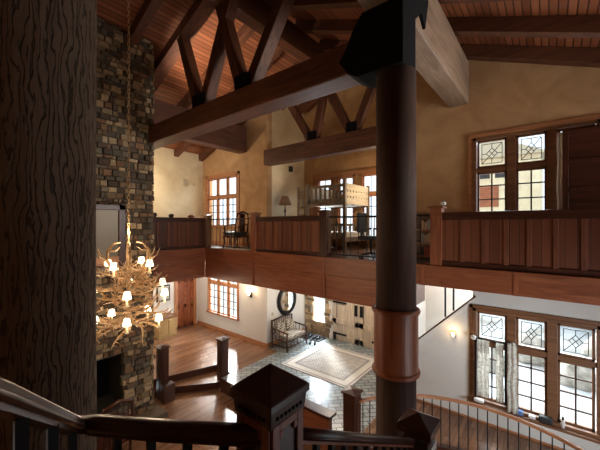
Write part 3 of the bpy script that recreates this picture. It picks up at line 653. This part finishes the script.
# ------------------------------------------------------------------ chandelier
HC = Vector((2.22, 5.43, -1.06))
cd = thing('antler_chandelier', 'big antler chandelier with small lit shades hanging before the stone chimney', 'chandelier', HC)
def antler(o, az, up, ln, r0=.021, curl=1.0):
    mb = MB(); o = Vector(o); pts = []; d = Vector((math.cos(az), math.sin(az), -.1)); p = o.copy(); n = 9
    side = Vector((-math.sin(az), math.cos(az), 0)); sgn = rnd.choice((-1, 1))
    for i in range(n):
        pts.append(p.copy()); s = i / (n - 1)
        dd = d * (1 - s * .8) + Vector((0, 0, 1)) * (up * s * 1.6) + side * sgn * .5 * math.sin(s * 3.0 * curl)
        p = p + dd.normalized() * ln / n
    rr = [r0 * (1 - .72 * i / (n - 1)) for i in range(n)]; mb.tube(pts, rr, 7)
    for k in (2, 4, 6, 7):
        if rnd.random() < .88:
            b = pts[k]; tl = rnd.uniform(.10, .22) * ln; v = (Vector((0, 0, .8 * up + .2)) + side * -sgn * rnd.uniform(.4, 1.1) + d * rnd.uniform(-.3, .5)).normalized()
            mb.tube([b, b + v * tl * .5, b + v * tl * .9 + Vector((0, 0, tl * .35 * up))], [rr[k] * .8, rr[k] * .6, .003], 6)
    return mb, pts
def ant(r_, a, z, da, up, ln, r0=.019, curl=1.0):
    mb, _ = antler(HC + Vector((r_ * math.cos(a), r_ * math.sin(a), z)), a + da, up, ln, r0, curl); mb.build('antler', 'antler', cd, True)
U = rnd.uniform
for k in range(12): ant(.10, 2 * math.pi * k / 12 + U(-.2, .2), -.42 + U(-.1, .1), 0, U(.2, .6), .62)
for k in range(12): ant(.10, 2 * math.pi * k / 12 + U(-.2, .2), -.05 + U(-.1, .1), 0, U(.2, .7), .56)
for k in range(10): ant(.08, 2 * math.pi * k / 10 + U(-.2, .2), .22 + U(-.1, .1), 0, U(.2, .7), .42)
for k in range(24): ant(U(.15, .42), U(0, 6.28), U(-.4, .3), rnd.choice((-1.2, 1.2, -2, 2)), U(-.4, .9), U(.35, .5), .017)
for k in range(16): ant(.34, 2 * math.pi * k / 16 + U(-.2, .2), U(-.5, .05), rnd.choice((-1.8, 1.8)), U(-.1, .5), .5, .016)
for k in range(12): ant(.20, 2 * math.pi * k / 12 + U(-.2, .2), U(-.3, .35), rnd.choice((-2.2, 2.2)), U(.3, .9), .45, .016)
for k in range(8): ant(.14, 2 * math.pi * k / 8 + .3, -.5, 0, -.5, .5, .018)
for k in range(6):          # curled antlers crowning the top
    a = 2 * math.pi * k / 6 + .2; e = Vector((math.cos(a), math.sin(a), 0))
    pts = [HC + e * q + Vector((0, 0, z)) for q, z in ((.08, .12), (.22, .28), (.31, .44), (.30, .58), (.22, .67), (.12, .69))]
    mb = MB().tube(pts, [.02, .02, .018, .015, .010, .004], 8); mb.tube([pts[2], pts[2] + e * .1 + Vector((0, 0, .07)), pts[2] + e * .14 + Vector((0, 0, .17))], [.013, .009, .003], 6)
    mb.tube([pts[3], pts[3] - e * .1 + Vector((0, 0, -.02)), pts[3] - e * .17 + Vector((0, 0, .04))], [.011, .008, .003], 6); mb.build('antler', 'antler', cd, True)
MB().lathe(HC, [(.02, -.62), (.05, -.5), (.035, -.3), (.03, 0), (.03, .3), (.035, .42), (.015, .5)], 12).build('stem', 'antler', cd, True)
mb = MB(); z = .5
while HC.z + z < 4.74:
    k = int(z / .075); pts = []
    for j in range(9):
        a = 2 * math.pi * j / 8; u, v = .018 * math.cos(a), .042 * math.sin(a) + .04
        pts.append(HC + (Vector((u, 0, z + v)) if k % 2 else Vector((0, u, z + v))))
    mb.tube(pts, .006, 5, False); z += .065
mb.build('chain', 'antler', cd)
LP = [(k * 2 * math.pi / 5 + .5, .42, -.42, 0) for k in range(5)] + [(k * 2 * math.pi / 6 + .1, .54, -.02, 0) for k in range(6)] + [(k * 2 * math.pi / 4 + .6, .32, .36, 1) for k in range(4)]
for i, (a, r_, z, q) in enumerate(LP):
    p = HC + Vector((r_ * math.cos(a), r_ * math.sin(a), z + rnd.uniform(-.04, .04)))
    c_ = MB().lathe(p, [(.016, -.14), (.03, -.13), (.013, -.11), (.013, 0)], 10).build('candle', 'candle', cd, True)
    MB().lathe(p, [(.054, -.03), (.034, .062), (.032, .062), (.052, -.03)], 16).build('lamp_shade', 'shade_lit', c_, True)
for i in range(4):
    a = i * math.pi / 2 + .3; lamp('chandelier_light', HC + Vector((1.0 * math.cos(a), 1.0 * math.sin(a), -.1)), 14, (1, .76, .5), r=.09)
lamp('chandelier_glow', HC + Vector((0, 0, .95)), 26, (1, .76, .5), r=.1); lamp('chandelier_glow', HC + Vector((0, 0, -1.15)), 22, (1, .76, .5), r=.1)
cd.scale = (1.13, 1.13, 1.12)
for o in S.objects:
    if o.name.startswith('chain'): o.scale = (1 / 1.13, 1 / 1.13, 1 / 1.12)
pd = thing('added_pendant', 'added unseen pendant lighting the walkway behind the chimney', 'lamp', (4.6, 10.8, 1.9))
MB().tube([(4.6, 10.8, 1.9), (4.6, 10.8, zd(10.8))], .008, 6).build('cord', 'iron', pd); MB().lathe((4.6, 10.8, 1.75), [(.16, 0), (.05, .16), (.045, .16), (.155, 0)], 20).build('shade', 'iron', pd, True)
lamp('added_pendant_light', (4.6, 10.8, 1.55), 130, (1, .80, .55), r=.1)  # pendant added out of view to warm the upper far wall
pd = thing('added_pendant', 'added unseen pendant lighting the lower hall behind the chimney', 'lamp', (4.4, 10.8, -1.6))
MB().tube([(4.4, 10.8, -1.6), (4.4, 10.8, FU - .3)], .008, 6).build('cord', 'iron', pd); MB().lathe((4.4, 10.8, -1.75), [(.16, 0), (.05, .16), (.045, .16), (.155, 0)], 20).build('shade', 'iron', pd, True)
lamp('added_pendant_light', (4.4, 10.8, -1.95), 80, (1, .80, .55), r=.1)  # pendant added out of view to brighten the lower hall
ul = thing('beam_uplight', 'added small uplight on the big truss beam facing the ceiling', 'lamp', (3.98, 7.2, 2.48))
MB().box(3.92, 4.04, 7.14, 7.26, 2.48, 2.56).build('housing', 'iron', ul, bev=.01)
spot('uplight', (3.99, 7.2, 2.6), (5.5, 7.3, 4.5), 480, 84, (1, .84, .66))  # spot and housing added to brighten the plank ceiling

# ------------------------------------------------------------------ upper-level furniture
def chair(x, y, rz_, label):
    t = thing('carved_armchair', label, 'chair', (x, y, FU)); t0 = FU
    sm = MB()
    MB().box(x - .27, x + .27, y - .25, y + .25, t0 + .40, t0 + .50).build('seat', 'charcoal', t, bev=.03)
    MB().box(x - .29, x + .29, y - .27, y + .27, t0 + .33, t0 + .405).build('apron', 'dark_X', t, bev=.01)
    for sx in (-1, 1):
        for sy in (-1, 1):
            b = Vector((x + sx * .26, y + sy * .24, t0)); MB().tube([b + Vector((sx * .03, sy * .03, 0)), b + Vector((sx * .015, sy * .01, .1)), b + Vector((sx * .0, 0, .22)), b + Vector((sx * .02, sy * .02, .36))], [.018, .016, .022, .035], 8).build('leg', 'dark_Z', t, True)
    mb = MB()
    for sx in (-1, 1): mb.tube([(x + sx * .24, y - .25, t0 + .45), (x + sx * .25, y - .30, t0 + .8), (x + sx * .20, y - .33, t0 + 1.08)], .022, 8)
    mb.tube([(x - .22, y - .33, t0 + 1.06), (x, y - .34, t0 + 1.13), (x + .22, y - .33, t0 + 1.06)], .03, 8)
    mb.box(x - .09, x + .09, y - .33, y - .30, t0 + .5, t0 + 1.08); mb.build('backrest', 'dark_Z', t, True)
    for sx in (-1, 1): MB().tube([(x + sx * .25, y - .28, t0 + .74), (x + sx * .29, y, t0 + .72), (x + sx * .28, y + .2, t0 + .68), (x + sx * .27, y + .2, t0 + .42)], .02, 8).build('armrest', 'dark_Y', t, True)
    t.rotation_euler.z = rz_; return t
ac = chair(0, 0, 0, 'dark carved wooden armchair standing before the upper hall window'); ac.location = (7.0, 8.5, FU + .016); ac.scale = (1.1, 1.1, 1.1)
hr = MB().box(6.62, 7.75, 7.6, 9.6, FU, FU + .015).build('hall_rug', 'linen', loc=(7.1, 8.6, FU)); tag(hr, 'pale narrow rug under the carved armchair on the balcony', 'rug')
tb = thing('side_table', 'small dark curved-leg table beside the carved armchair near the hall window', 'table', (7.35, 9.25, FU))
MB().lathe((7.35, 9.25, 0), [(.28, FU + .50), (.30, FU + .53), (.28, FU + .56)], 24).build('tabletop', 'dark_X', tb)
for k in range(4):
    a = k * math.pi / 2 + .78; MB().tube([(7.35 + .2 * math.cos(a), 9.25 + .2 * math.sin(a), FU + .5), (7.35 + .26 * math.cos(a), 9.25 + .26 * math.sin(a), FU + .35), (7.35 + .18 * math.cos(a), 9.25 + .18 * math.sin(a), FU + .15), (7.35 + .26 * math.cos(a), 9.25 + .26 * math.sin(a), FU)], .02, 7).build('leg', 'dark_Z', tb, True)
tb.location.z += .016
for X, Y, pw, lab in ((8.9, 5.5, 150, 'added flat light hidden under the upper floor above the entry rug'), (6.95, 9.9, 70, 'added flat light hidden under the balcony in the lower hall'), (8.6, 5.9, 0, '')):  # lamps added behind the fascia, unseen, to brighten entry and hall
    if not pw: continue
    cl = thing('added_ceiling_light', lab, 'lamp', (X, Y, FU - .36)); MB().lathe((X, Y, FU - .36), [(.16, 0), (.18, .03), (.18, .06)], 24).build('diffuser', 'shade_lit', cl, True)
    lamp('added_ceiling_glow', (X, Y, FU - .48), pw, (1, .90, .76), r=.12)
# chest with lamp
t = thing('dresser', 'wooden dresser under the table lamp against the cream recess wall', 'dresser', (8.6, 7.62, FU))
MB().box(8.15, 9.1, 7.35, 7.9, FU + .06, .17).build('body', 'dark_X', t, bev=.01); MB().box(8.1, 9.15, 7.3, 7.9, .17, .21).build('top', 'dark_Y', t, bev=.008)
for i in range(3):
    q = MB().box(8.2, 9.05, 7.33, 7.35, FU + .1 + i * .29, FU + .36 + i * .29).build('drawer', 'red_X', t, bev=.006)
    for X in (8.42, 8.83): MB().lathe((X, 7.32, FU + .23 + i * .29), [(0, -.02), (.02, -.01), (.02, .01), (0, .02)], 8).build('knob', 'brass', q)
t = thing('table_lamp', 'table lamp with a brown cone shade standing on the dresser', 'lamp', (8.45, 7.5, .21))
MB().lathe((8.45, 7.5, .21), [(.10, 0), (.10, .02), (.03, .05), (.02, .2), (.045, .3), (.018, .42), (.012, .6)], 16).build('base', 'dark_Z', t, True)
MB().lathe((8.45, 7.5, .21), [(.235, .52), (.115, .84), (.11, .84), (.23, .52)], 28).build('lamp_shade', 'lampshade', t, True)
lamp('table_lamp_light', (8.45, 7.5, .85), 22, r=.06)
def mini(name, label, cat, mb, m, loc, smooth=False, bev=0, group=None): return tag(mb.build(name, m, None, smooth, bev, loc=loc), label, cat, group)
mini('wall_speaker', 'small dark speaker fixed high on the cream recess wall', 'speaker', MB().box(9.12, 9.26, 7.80, 7.91, 2.08, 2.28), 'charcoal', (9.19, 7.85, 2.08), bev=.01)
mini('thermostat', 'grey thermostat box on the plaster wall above the dark boarded railing', 'thermostat', MB().box(6.98, 7.16, 11.82, 11.85, 1.62, 1.92), 'weathered', (7.07, 11.84, 1.62), bev=.01)
mini('light_switch', 'small switch plate beside the thermostat on the plaster wall', 'switch', MB().box(7.42, 7.5, 11.83, 11.85, 1.65, 1.8), 'weathered', (7.46, 11.84, 1.65), bev=.005)
for X, r_, zz, mm, lab in ((4.72, .085, .12, 'charcoal', 'dark bowl on the boarded railing closest to the chimney'), (5.28, .09, .10, 'charcoal', 'second dark bowl along the boarded railing from the chimney'),
                      (6.0, .13, .09, 'red_X', 'reddish lidded dish on the boarded railing near the corner post')):
    mini('small_bowl', lab, 'bowl', MB().lathe((X, 9.68, .25), [(r_ * .5, 0), (r_, zz * .5), (r_ * .8, zz), (r_ * .3, zz * 1.2)], 16), mm, (X, 9.68, .25), True)
# bunk bed
bk = thing('bunk_bed', 'tall wooden bunk bed with slatted ends and a whitewashed guard rail', 'bed', (9.2, 5.7, FU))
X0, X1, Y0, Y1 = 8.4, 10.0, 4.98, 6.45; ZT = 1.38
for X, Y, zt in ((X0, Y0, ZT + .06), (X0, Y1, ZT), (X1, Y0, ZT), (X1, Y1, ZT)): MB().box(X - .05, X + .05, Y - .05, Y + .05, FU, zt).build('bed_post', 'bunk_Z', bk, bev=.012)
for z0, z1, nm in ((.62, 1.3, 'upper_end_panel'), (FU + .35, .05, 'lower_end_panel')):
    for X in (X0, X1):
        mb = MB().box(X - .03, X + .03, Y0, Y1, z1 - .09, z1).box(X - .03, X + .03, Y0, Y1, z0, z0 + .09)
        for k in range(1, 8): yy = Y0 + (Y1 - Y0) * k / 8; mb.box(X - .02, X + .02, yy - .035, yy + .035, z0, z1)
        mb.build(nm, 'bunk_Z', bk, bev=.005)
for Y in (Y0, Y1):
    mb = MB().box(X0, X1, Y - .03, Y + .02, 1.12, 1.32).box(X0, X1, Y - .03, Y + .02, .66, .86)
    for k in range(9): xx = X0 + .05 + (X1 - X0 - .1) * k / 8; mb.box(xx - .07, xx + .07, Y - .025, Y + .015, .86, 1.12)
    mb.box(X0, X1, Y - .03, Y + .02, .93, 1.05); mb.build('guard_rail', 'bleached_Y', bk, bev=.005)
    MB().box(X0, X1, Y - .03, Y + .02, FU + .28, FU + .42).build('side_rail', 'bunk_Z', bk)
MB().box(X0 + .06, X1 - .06, Y0 + .04, Y1 - .05, .66, .86).build('upper_mattress', 'linen', bk, bev=.04)
MB().box(X0 + .06, X1 - .06, Y0 + .04, Y1 - .05, FU + .34, FU + .58).build('lower_mattress', 'linen', bk, bev=.04)
mb = MB().box(8.42, 8.48, 6.85, 6.91, FU, ZT - .05)
for k in range(7): mb.box(8.43, 8.47, 6.5, 6.88, FU + .25 + k * .28, FU + .31 + k * .28)
mb.build('ladder', 'bunk_Z', bk, bev=.004)
# office chair
oc = thing('office_chair', 'black swivel office chair behind the bar railing beside the bunk bed', 'chair', (7.1, 3.45, FU)); x, y = 7.1, 3.45
mb = MB()
for k in range(5): a = k * 2 * math.pi / 5; mb.tube([(x, y, FU + .12), (x + .3 * math.cos(a), y + .3 * math.sin(a), FU + .07)], [.03, .015], 7)
mb.build('star_base', 'charcoal', oc, True)
for k in range(5):
    a = k * 2 * math.pi / 5; MB().tube([(x + .3 * math.cos(a) - .02, y + .3 * math.sin(a), FU + .03), (x + .3 * math.cos(a) + .02, y + .3 * math.sin(a), FU + .03)], .03, 10).build('caster', 'charcoal', oc)
MB().tube([(x, y, FU + .1), (x, y, FU + .45)], .03, 10).build('gas_lift', 'iron', oc)
MB().box(x - .25, x + .25, y - .25, y + .25, FU + .44, FU + .54).build('seat', 'charcoal', oc, bev=.04)
MB().box(x - .02, x + .04, y + .24, y + .30, FU + .4, FU + .7).box(x - .22, x + .22, y + .22, y + .29, FU + .62, FU + 1.12).build('backrest', 'charcoal', oc, bev=.03)
for s_ in (-1, 1): MB().tube([(x + s_ * .27, y + .05, FU + .5), (x + s_ * .30, y + .08, FU + .7), (x + s_ * .30, y - .15, FU + .72)], .02, 8).build('armrest', 'charcoal', oc, True)
# bookcase by the gable wall, partly hidden by the round column
bc = thing('low_bookcase', 'low wooden bookcase against the gable wall between column and newel post', 'bookcase', (7.75, 2.3, FU))
mb = MB().box(7.6, 7.92, 1.75, 1.79, FU, .2).box(7.6, 7.92, 2.86, 2.9, FU, .2).box(7.55, 7.92, 1.72, 2.93, .2, .25)
mb.build('carcass', 'trim_Z', bc, bev=.004); MB().box(7.9, 7.92, 1.79, 2.86, FU, .2).build('back_panel', 'darktrim_Z', bc)
for z in (FU + .05, FU + .36, FU + .68): MB().box(7.62, 7.9, 1.79, 2.86, z, z + .03).build('shelf', 'trim_Y', bc)
BC = [('paint_tan', (.6, .45, .3)), ('paint_grey', (.4, .42, .42)), ('paint_black', (.03, .03, .035)), ('paint_red', (.4, .1, .06)), ('paint_green', (.12, .2, .14))]
for n_, c_ in BC: mat(n_, c_, .7)
cols = ['tan', 'grey', 'black', 'red', 'green']
NM = ['tan', 'grey', 'black', 'red', 'green']; ORD = ['first', 'second', 'third', 'fourth', 'fifth', 'sixth', 'seventh', 'eighth']
for si, z in enumerate((FU + .08, FU + .39, FU + .71)):
    y = 1.84
    for k in range(8):
        w = rnd.uniform(.06, .075); h = rnd.uniform(.17, .23); cn = [[2, 2, 4, 3], [1, 1, 0, 3], [0, 0, 1, 0]][si][rnd.randrange(4)]; sn = ('bottom', 'middle', 'top')[si]
        mini('book', '%s upright book, %s from the newel post on the %s bookcase shelf' % (NM[cn], ORD[k], sn), 'book', MB().box(7.66, 7.84, y, y + w, z, z + h), 'paint_' + cols[cn], (7.75, y, z), group='books on the %s shelf of the low bookcase' % sn)
        y += w + .006
# shutter before the third upper gable pane
sh = thing('wooden_shutter', 'dark panelled wooden shutter covering the end pane of the upper gable window', 'shutter', (XG - .1, -.9, 0))
mb = MB().box(XG - .16, XG - .10, -1.9, -.19, FU + .6, 1.82); mb.build('panel', 'dark_Y', sh)
mb = MB()
for z in (.1, .62, 1.14, 1.70): mb.box(XG - .19, XG - .16, -1.9, -.19, z, z + .09)
for y in (-.28, -1.05, -1.9): mb.box(XG - .185, XG - .16, y, y + .09, FU + .6, 1.82)
mb.build('rails', 'dark_Z', sh, bev=.006)
def drape(y0, y1, z0, z1, X, m, name, label, cat, amp=.02, waves=3, taper=0):
    n, k = 24, 14; vs = []
    for th in (0, .008):
        for i in range(k):
            z = z1 + (z0 - z1) * i / (k - 1)
            for j in range(n):
                s = j / (n - 1); yy = y0 + (y1 - y0) * s + taper * (i / k) * (s - .5)
                vs.append((X - th + amp * math.sin(s * waves * 6.28 + .4 * math.sin(i * .6)) * (.5 + .5 * i / k), yy + .006 * math.sin(i), z))
    q = n * k; f = [(a * n + b, a * n + b + 1, (a + 1) * n + b + 1, (a + 1) * n + b) for a in range(k - 1) for b in range(n - 1)]
    fs = f + [tuple(q + i for i in reversed(t_)) for t_ in f]
    for a in range(k - 1):
        fs += [(a * n, (a + 1) * n, q + (a + 1) * n, q + a * n), (a * n + n - 1, q + a * n + n - 1, q + (a + 1) * n + n - 1, (a + 1) * n + n - 1)]
    fs += [(b, q + b, q + b + 1, b + 1) for b in range(n - 1)] + [((k - 1) * n + b, (k - 1) * n + b + 1, q + (k - 1) * n + b + 1, q + (k - 1) * n + b) for b in range(n - 1)]
    return mini(name, label, cat, MB().add(vs, fs), m, (X, (y0 + y1) / 2, z0), True)
drape(-.24, -.11, .1, 1.78, XG - .14, 'linen', 'hanging_cloth', 'white cloth hanging at the edge of the dark wooden shutter', 'cloth', .015, 2)
mini('towel_stack', 'small white folded towels on the newel post beside the column', 'towel', MB().box(XB + .17, XB + .25, 1.63, 1.72, .40, .44).box(XB + .17, XB + .25, 1.635, 1.715, .44, .47), 'linen', (XB + .2, 1.67, .4), bev=.008)

# ------------------------------------------------------------------ lower gable window: curtains and sill things
cr = thing('curtain_rod', 'short dark curtain rod with pale round finials on the lower gable window', 'curtain rod', (7.8, 1.0, -2.62))
MB().tube([(7.80, 1.30, -2.50), (7.80, .62, -2.50)], .016, 8).build('rod', 'iron', cr, True)
for y in (1.32, .60): MB().lathe((7.80, y, -2.5), [(0, -.06), (.05, -.03), (.06, 0), (.05, .03), (0, .06)], 12).build('finial', 'linen', cr, True)
for y in (1.24, .68): MB().box(7.80, 7.93, y - .012, y + .012, -2.51, -2.49).build('bracket', 'iron', cr)
MB().box(7.78, 7.82, .70, .74, -3.8, -2.5).box(7.78, 7.82, 1.26, 1.30, -3.8, -2.5).build('side_bar', 'iron', cr)
drape(1.02, 1.25, -3.78, -2.51, 7.84, 'cloth_print', 'curtain', 'pale patterned curtain at the outer edge of the lower gable window', 'curtain', .012)
drape(.76, .90, -3.80, -2.51, 7.84, 'cloth_print', 'curtain', 'narrow pale curtain strip hanging midway over the first lower pane', 'curtain', .012, 2)
drape(.52, .68, -3.88, -2.46, 7.74, 'cloth_print', 'curtain', 'thick greenish patterned curtain bunched beside the second lower pane', 'curtain', .03, 2, .03)
SZ = -3.92
for y, w, h, mm, nm, lab, cat in ((.50, .16, .09, 'blue_cloth', 'folded_cloth', 'blue and white cloth lying on the sill below the second pane', 'cloth'), (.28, .12, .07, 'linen', 'small_box', 'white box on the sill between blue cloth and dark bag', 'box'),
                             (.06, .22, .12, 'charcoal', 'small_bag', 'dark crumpled bag on the sill below the second lower pane', 'bag'), (1.22, .2, .07, 'linen', 'folded_towel', 'pale folded towel on the sill below the curtained pane', 'towel')):
    mini(nm, lab, cat, MB().box(7.79, 7.9, y - w / 2, y + w / 2, SZ, SZ + h), mm, (7.85, y, SZ), bev=.025)
b = thing('spray_bottle', 'small white bottle with a dark top on the lower gable sill', 'bottle', (7.86, -.2, SZ))
MB().lathe((7.86, -.2, SZ), [(.035, 0), (.035, .12), (.015, .15)], 12).build('body', 'linen', b, True); MB().lathe((7.86, -.2, SZ), [(.018, .15), (.018, .2), (.01, .21)], 10).build('cap', 'charcoal', b)

# ------------------------------------------------------------------ entry hall things
rg = MB().box(7.25, 9.55, 4.2, 6.64, FL, FL + .015); tag(rg.build('entry_rug', 'rug', bev=.004, loc=(8.4, 5.42, FL)), 'large pale patterned rug with banded border before the entry door', 'rug')
bn = thing('log_bench', 'rustic log settee with woven cushions against the white recess wall', 'bench', (8.6, 7.4, FL)); a, b_, c_, d_ = 8.05, 9.15, 7.05, 7.75
for X in (a, b_):
    MB().tube([(X, c_, FL), (X, c_, FL + .66)], .03, 8).build('leg', 'col_Z', bn, True); MB().tube([(X, d_, FL), (X, d_ + .03, FL + .98)], .03, 8).build('leg', 'col_Z', bn, True)
    mb = MB().tube([(X, c_ - .04, FL + .64), (X, d_, FL + .68)], .028, 8).tube([(X, c_, FL + .34), (X, d_, FL + .34)], .024, 8).tube([(X, c_, FL + .14), (X, d_, FL + .14)], .02, 8)
    for k in range(1, 4): yy = c_ + (d_ - c_) * k / 4; mb.tube([(X, yy, FL + .34), (X, yy, FL + .66)], .014, 6)
    mb.build('arm_frame', 'col_Z', bn, True)
mb = MB().tube([(a, c_, FL + .34), (b_, c_, FL + .34)], .026, 8).tube([(a, c_, FL + .14), (b_, c_, FL + .14)], .02, 8)
for k in range(1, 6): xx = a + (b_ - a) * k / 6; mb.tube([(xx, c_, FL + .14), (xx, c_, FL + .34)], .013, 6)
mb.build('front_frame', 'col_Z', bn, True)
mb = MB().tube([(a, d_ + .02, FL + .95), ((a + b_) / 2, d_ + .03, FL + 1.0), (b_, d_ + .02, FL + .95)], .028, 8).tube([(a, d_, FL + .5), (b_, d_, FL + .5)], .02, 8)
for k in range(1, 9): xx = a + (b_ - a) * k / 9; mb.tube([(xx, d_, FL + .5), (xx, d_ + .02, FL + .96)], .013, 6)
mb.build('back_frame', 'col_Z', bn, True)
mini('seat_cushion', 'woven patterned seat cushion on the log settee', 'cushion', MB().box(a + .05, b_ - .05, c_ + .03, d_ - .03, FL + .365, FL + .49), 'woven', (8.6, 7.4, FL + .365), bev=.04)
for X, lab in ((8.33, 'woven pillow leaning on the settee end away from the door'), (8.84, 'woven pillow leaning on the settee end close to the sidelight')):
    p = MB().box(X - .21, X + .21, -.07, .07, -.19, .19).build('throw_pillow', 'woven', None, False, .05); p.location = (0, 7.62, FL + .68); p.rotation_euler.x = -.25
    for v_ in p.data.vertices: v_.co.x -= X
    p.location.x = X; tag(p, lab, 'pillow')
fl_ = thing('added_floor_lamp', 'added unseen floor lamp lighting the bedroom recess behind the round column', 'lamp', (9.3, 4.0, FU))
MB().lathe((9.3, 4.0, FU), [(.14, 0), (.14, .02), (.015, .04), (.012, 1.55)], 16).build('pole', 'iron', fl_, True)
MB().lathe((9.3, 4.0, FU + 1.5), [(.18, 0), (.12, .24), (.115, .24), (.175, 0)], 24).build('lamp_shade', 'lampshade', fl_, True)
lamp('added_floor_lamp_light', (9.3, 4.0, FU + 1.82), 42, (1, .8, .55), r=.08)  # lamp added behind the column, unseen, to brighten the recess walls
om = thing('oval_mirror', 'round dark-framed mirror on the white wall above the log settee', 'mirror', (8.98, 7.88, -2.95))
def ring(mb, c, rx, rz_, r, n=36):
    for i in range(n):
        pass
    vs = []; m_ = 8
    for i in range(n):
        A = 2 * math.pi * i / n
        for j in range(m_):
            B = 2 * math.pi * j / m_; q = r * math.cos(B)
            vs.append((c[0] + (rx + q) * math.cos(A), c[1] + r * .5 * math.sin(B), c[2] + (rz_ + q) * math.sin(A)))
    mb.add(vs, [(i * m_ + j, i * m_ + (j + 1) % m_, ((i + 1) % n) * m_ + (j + 1) % m_, ((i + 1) % n) * m_ + j) for i in range(n) for j in range(m_)]); return mb
ring(MB(), (8.98, 7.86, -2.88), .46, .50, .085).build('frame', 'iron', om, True)
mb = MB(); mb.add([(8.98 + .43 * math.cos(2 * math.pi * i / 32), 7.86, -2.88 + .47 * math.sin(2 * math.pi * i / 32)) for i in range(32)] + [(8.98 + .43 * math.cos(2 * math.pi * i / 32), 7.88, -2.88 + .47 * math.sin(2 * math.pi * i / 32)) for i in range(32)],
    [tuple(range(32)), tuple(range(63, 31, -1))] + [(i, (i + 1) % 32, 32 + (i + 1) % 32, 32 + i) for i in range(32)]); mb.build('glass', 'clear_mirror', om)
mini('light_switch', 'small switch plate on the white wall beside the round mirror', 'switch', MB().box(8.17, 8.27, 7.895, 7.91, -3.32, -3.2), 'weathered', (8.22, 7.9, -3.3), bev=.003)
sc_ = thing('wall_sconce', 'glowing wall sconce on the lower hall wall under the balcony', 'lamp', (XG - .1, 8.75, -2.6))
MB().box(XG - .03, XG, 8.70, 8.80, -2.72, -2.52).build('back_plate', 'iron', sc_); MB().lathe((XG - .12, 8.75, -2.62), [(.03, 0), (.07, .06), (.085, .16), (.08, .16)], 16).build('shade', 'shade_lit', sc_, True)
lamp('sconce_light', (XG - .22, 8.75, -2.42), 14, r=.05)
sc2 = thing('wall_sconce', 'warm wall sconce near the stair skirt on the gable wall', 'lamp', (XG - .1, 1.75, -2.6))
MB().box(XG - .03, XG, 1.71, 1.79, -2.62, -2.48).build('back_plate', 'brass', sc2)
MB().lathe((XG - .08, 1.75, -2.6), [(.02, 0), (.035, .05), (.04, .09), (.035, .09)], 12).build('shade', 'shade_lit', sc2, True)
lamp('sconce_light', (XG - .18, 1.75, -2.45), 2.5, r=.03)
bt = thing('boot_tray', 'dark tray with shoes on the floor under the bright sidelight', 'tray', (9.75, 7.2, FL))
MB().box(9.5, 10.0, 6.75, 7.6, FL, FL + .03).build('base', 'iron', bt, bev=.01)
def shoe(px, py, rz_, lab, dz=.03):
    s = MB().tube([(-.12, 0, .04), (-.04, 0, .05), (.05, 0, .045), (.13, 0, .03)], [.04, .045, .045, .025], 10).tube([(-.07, 0, .05), (-.075, 0, .13)], [.04, .038], 10)
    o = s.build('shoe', 'charcoal', None, True); o.location = (px, py, FL + dz); o.rotation_euler.z = rz_; tag(o, lab, 'shoe', 'dark shoes below the sidelight')
for k, (px, py, a_) in enumerate(((9.68, 6.9, 3.1), (9.68, 7.05, 3.0), (9.72, 7.3, 3.3), (9.72, 7.45, 3.1))):
    shoe(px, py, a_, 'dark shoe on the boot tray, %s from the entry door side' % ORD[k])
shoe(9.25, 6.74, 3.7, 'dark loose shoe touching the rug edge beside the boot tray', 0); shoe(9.2, 6.92, 3.6, 'dark loose shoe on the slate between settee and rug', 0)
pf = thing('framed_picture', 'framed picture on the far white wall beyond the chandelier', 'picture', (6.35, 12.2, -2.8))
MB().box(6.05, 6.6, 12.215, 12.25, -3.1, -2.45).build('frame', 'iron', pf, bev=.005); MB().box(6.10, 6.55, 12.205, 12.215, -3.05, -2.5).build('print', 'picture', pf)
ct = thing('yellow_chest', 'yellow-brown wooden cabinet on the hall floor below the framed picture', 'cabinet', (6.2, 11.9, FL))
MB().box(5.85, 6.6, 11.65, 12.2, FL, FL + .75).build('body', 'chest_wood', ct, bev=.01); MB().box(5.83, 6.62, 11.62, 12.2, FL + .75, FL + .79).build('top', 'darktrim_X', ct, bev=.005)
for i in range(2): MB().box(5.9 + i * .35, 6.2 + i * .35, 11.63, 11.65, FL + .08, FL + .68).build('door', 'chest_wood', ct, bev=.005)
rc = thing('rocking_chair', 'dark bentwood chair beside the firebox partly behind the tree trunk', 'chair', (2.45, 6.9, FP))
for sx in (-.28, .28):
    MB().tube([(2.45 + sx, 6.5, FP + .12), (2.45 + sx, 6.7, FP + .03), (2.45 + sx, 7.1, FP + .03), (2.45 + sx, 7.4, FP + .14)], .022, 8).build('rocker', 'dark_Y', rc, True)
    MB().tube([(2.45 + sx, 6.62, FP + .05), (2.45 + sx, 6.6, FP + .5), (2.45 + sx, 6.5, FP + 1.0), (2.45 + sx * .9, 6.45, FP + 1.35)], .03, 8).build('back_post', 'dark_Z', rc, True)
    MB().tube([(2.45 + sx, 7.15, FP + .05), (2.45 + sx, 7.15, FP + .68)], .024, 8).build('leg', 'dark_Z', rc, True)
    MB().tube([(2.45 + sx, 6.55, FP + .72), (2.45 + sx * 1.1, 7.2, FP + .70)], .03, 8).build('armrest', 'dark_Y', rc, True)
MB().box(2.15, 2.75, 6.62, 7.2, FP + .42, FP + .48).build('seat', 'dark_X', rc, bev=.015)
mb = MB().tube([(2.18, 6.45, FP + 1.3), (2.45, 6.40, FP + 1.42), (2.72, 6.45, FP + 1.3)], .04, 8)
for k in range(5): xx = 2.25 + k * .1; mb.tube([(xx, 6.6, FP + .46), (xx, 6.45, FP + 1.34)], .012, 6)
mb.build('backrest', 'dark_Z', rc, True)
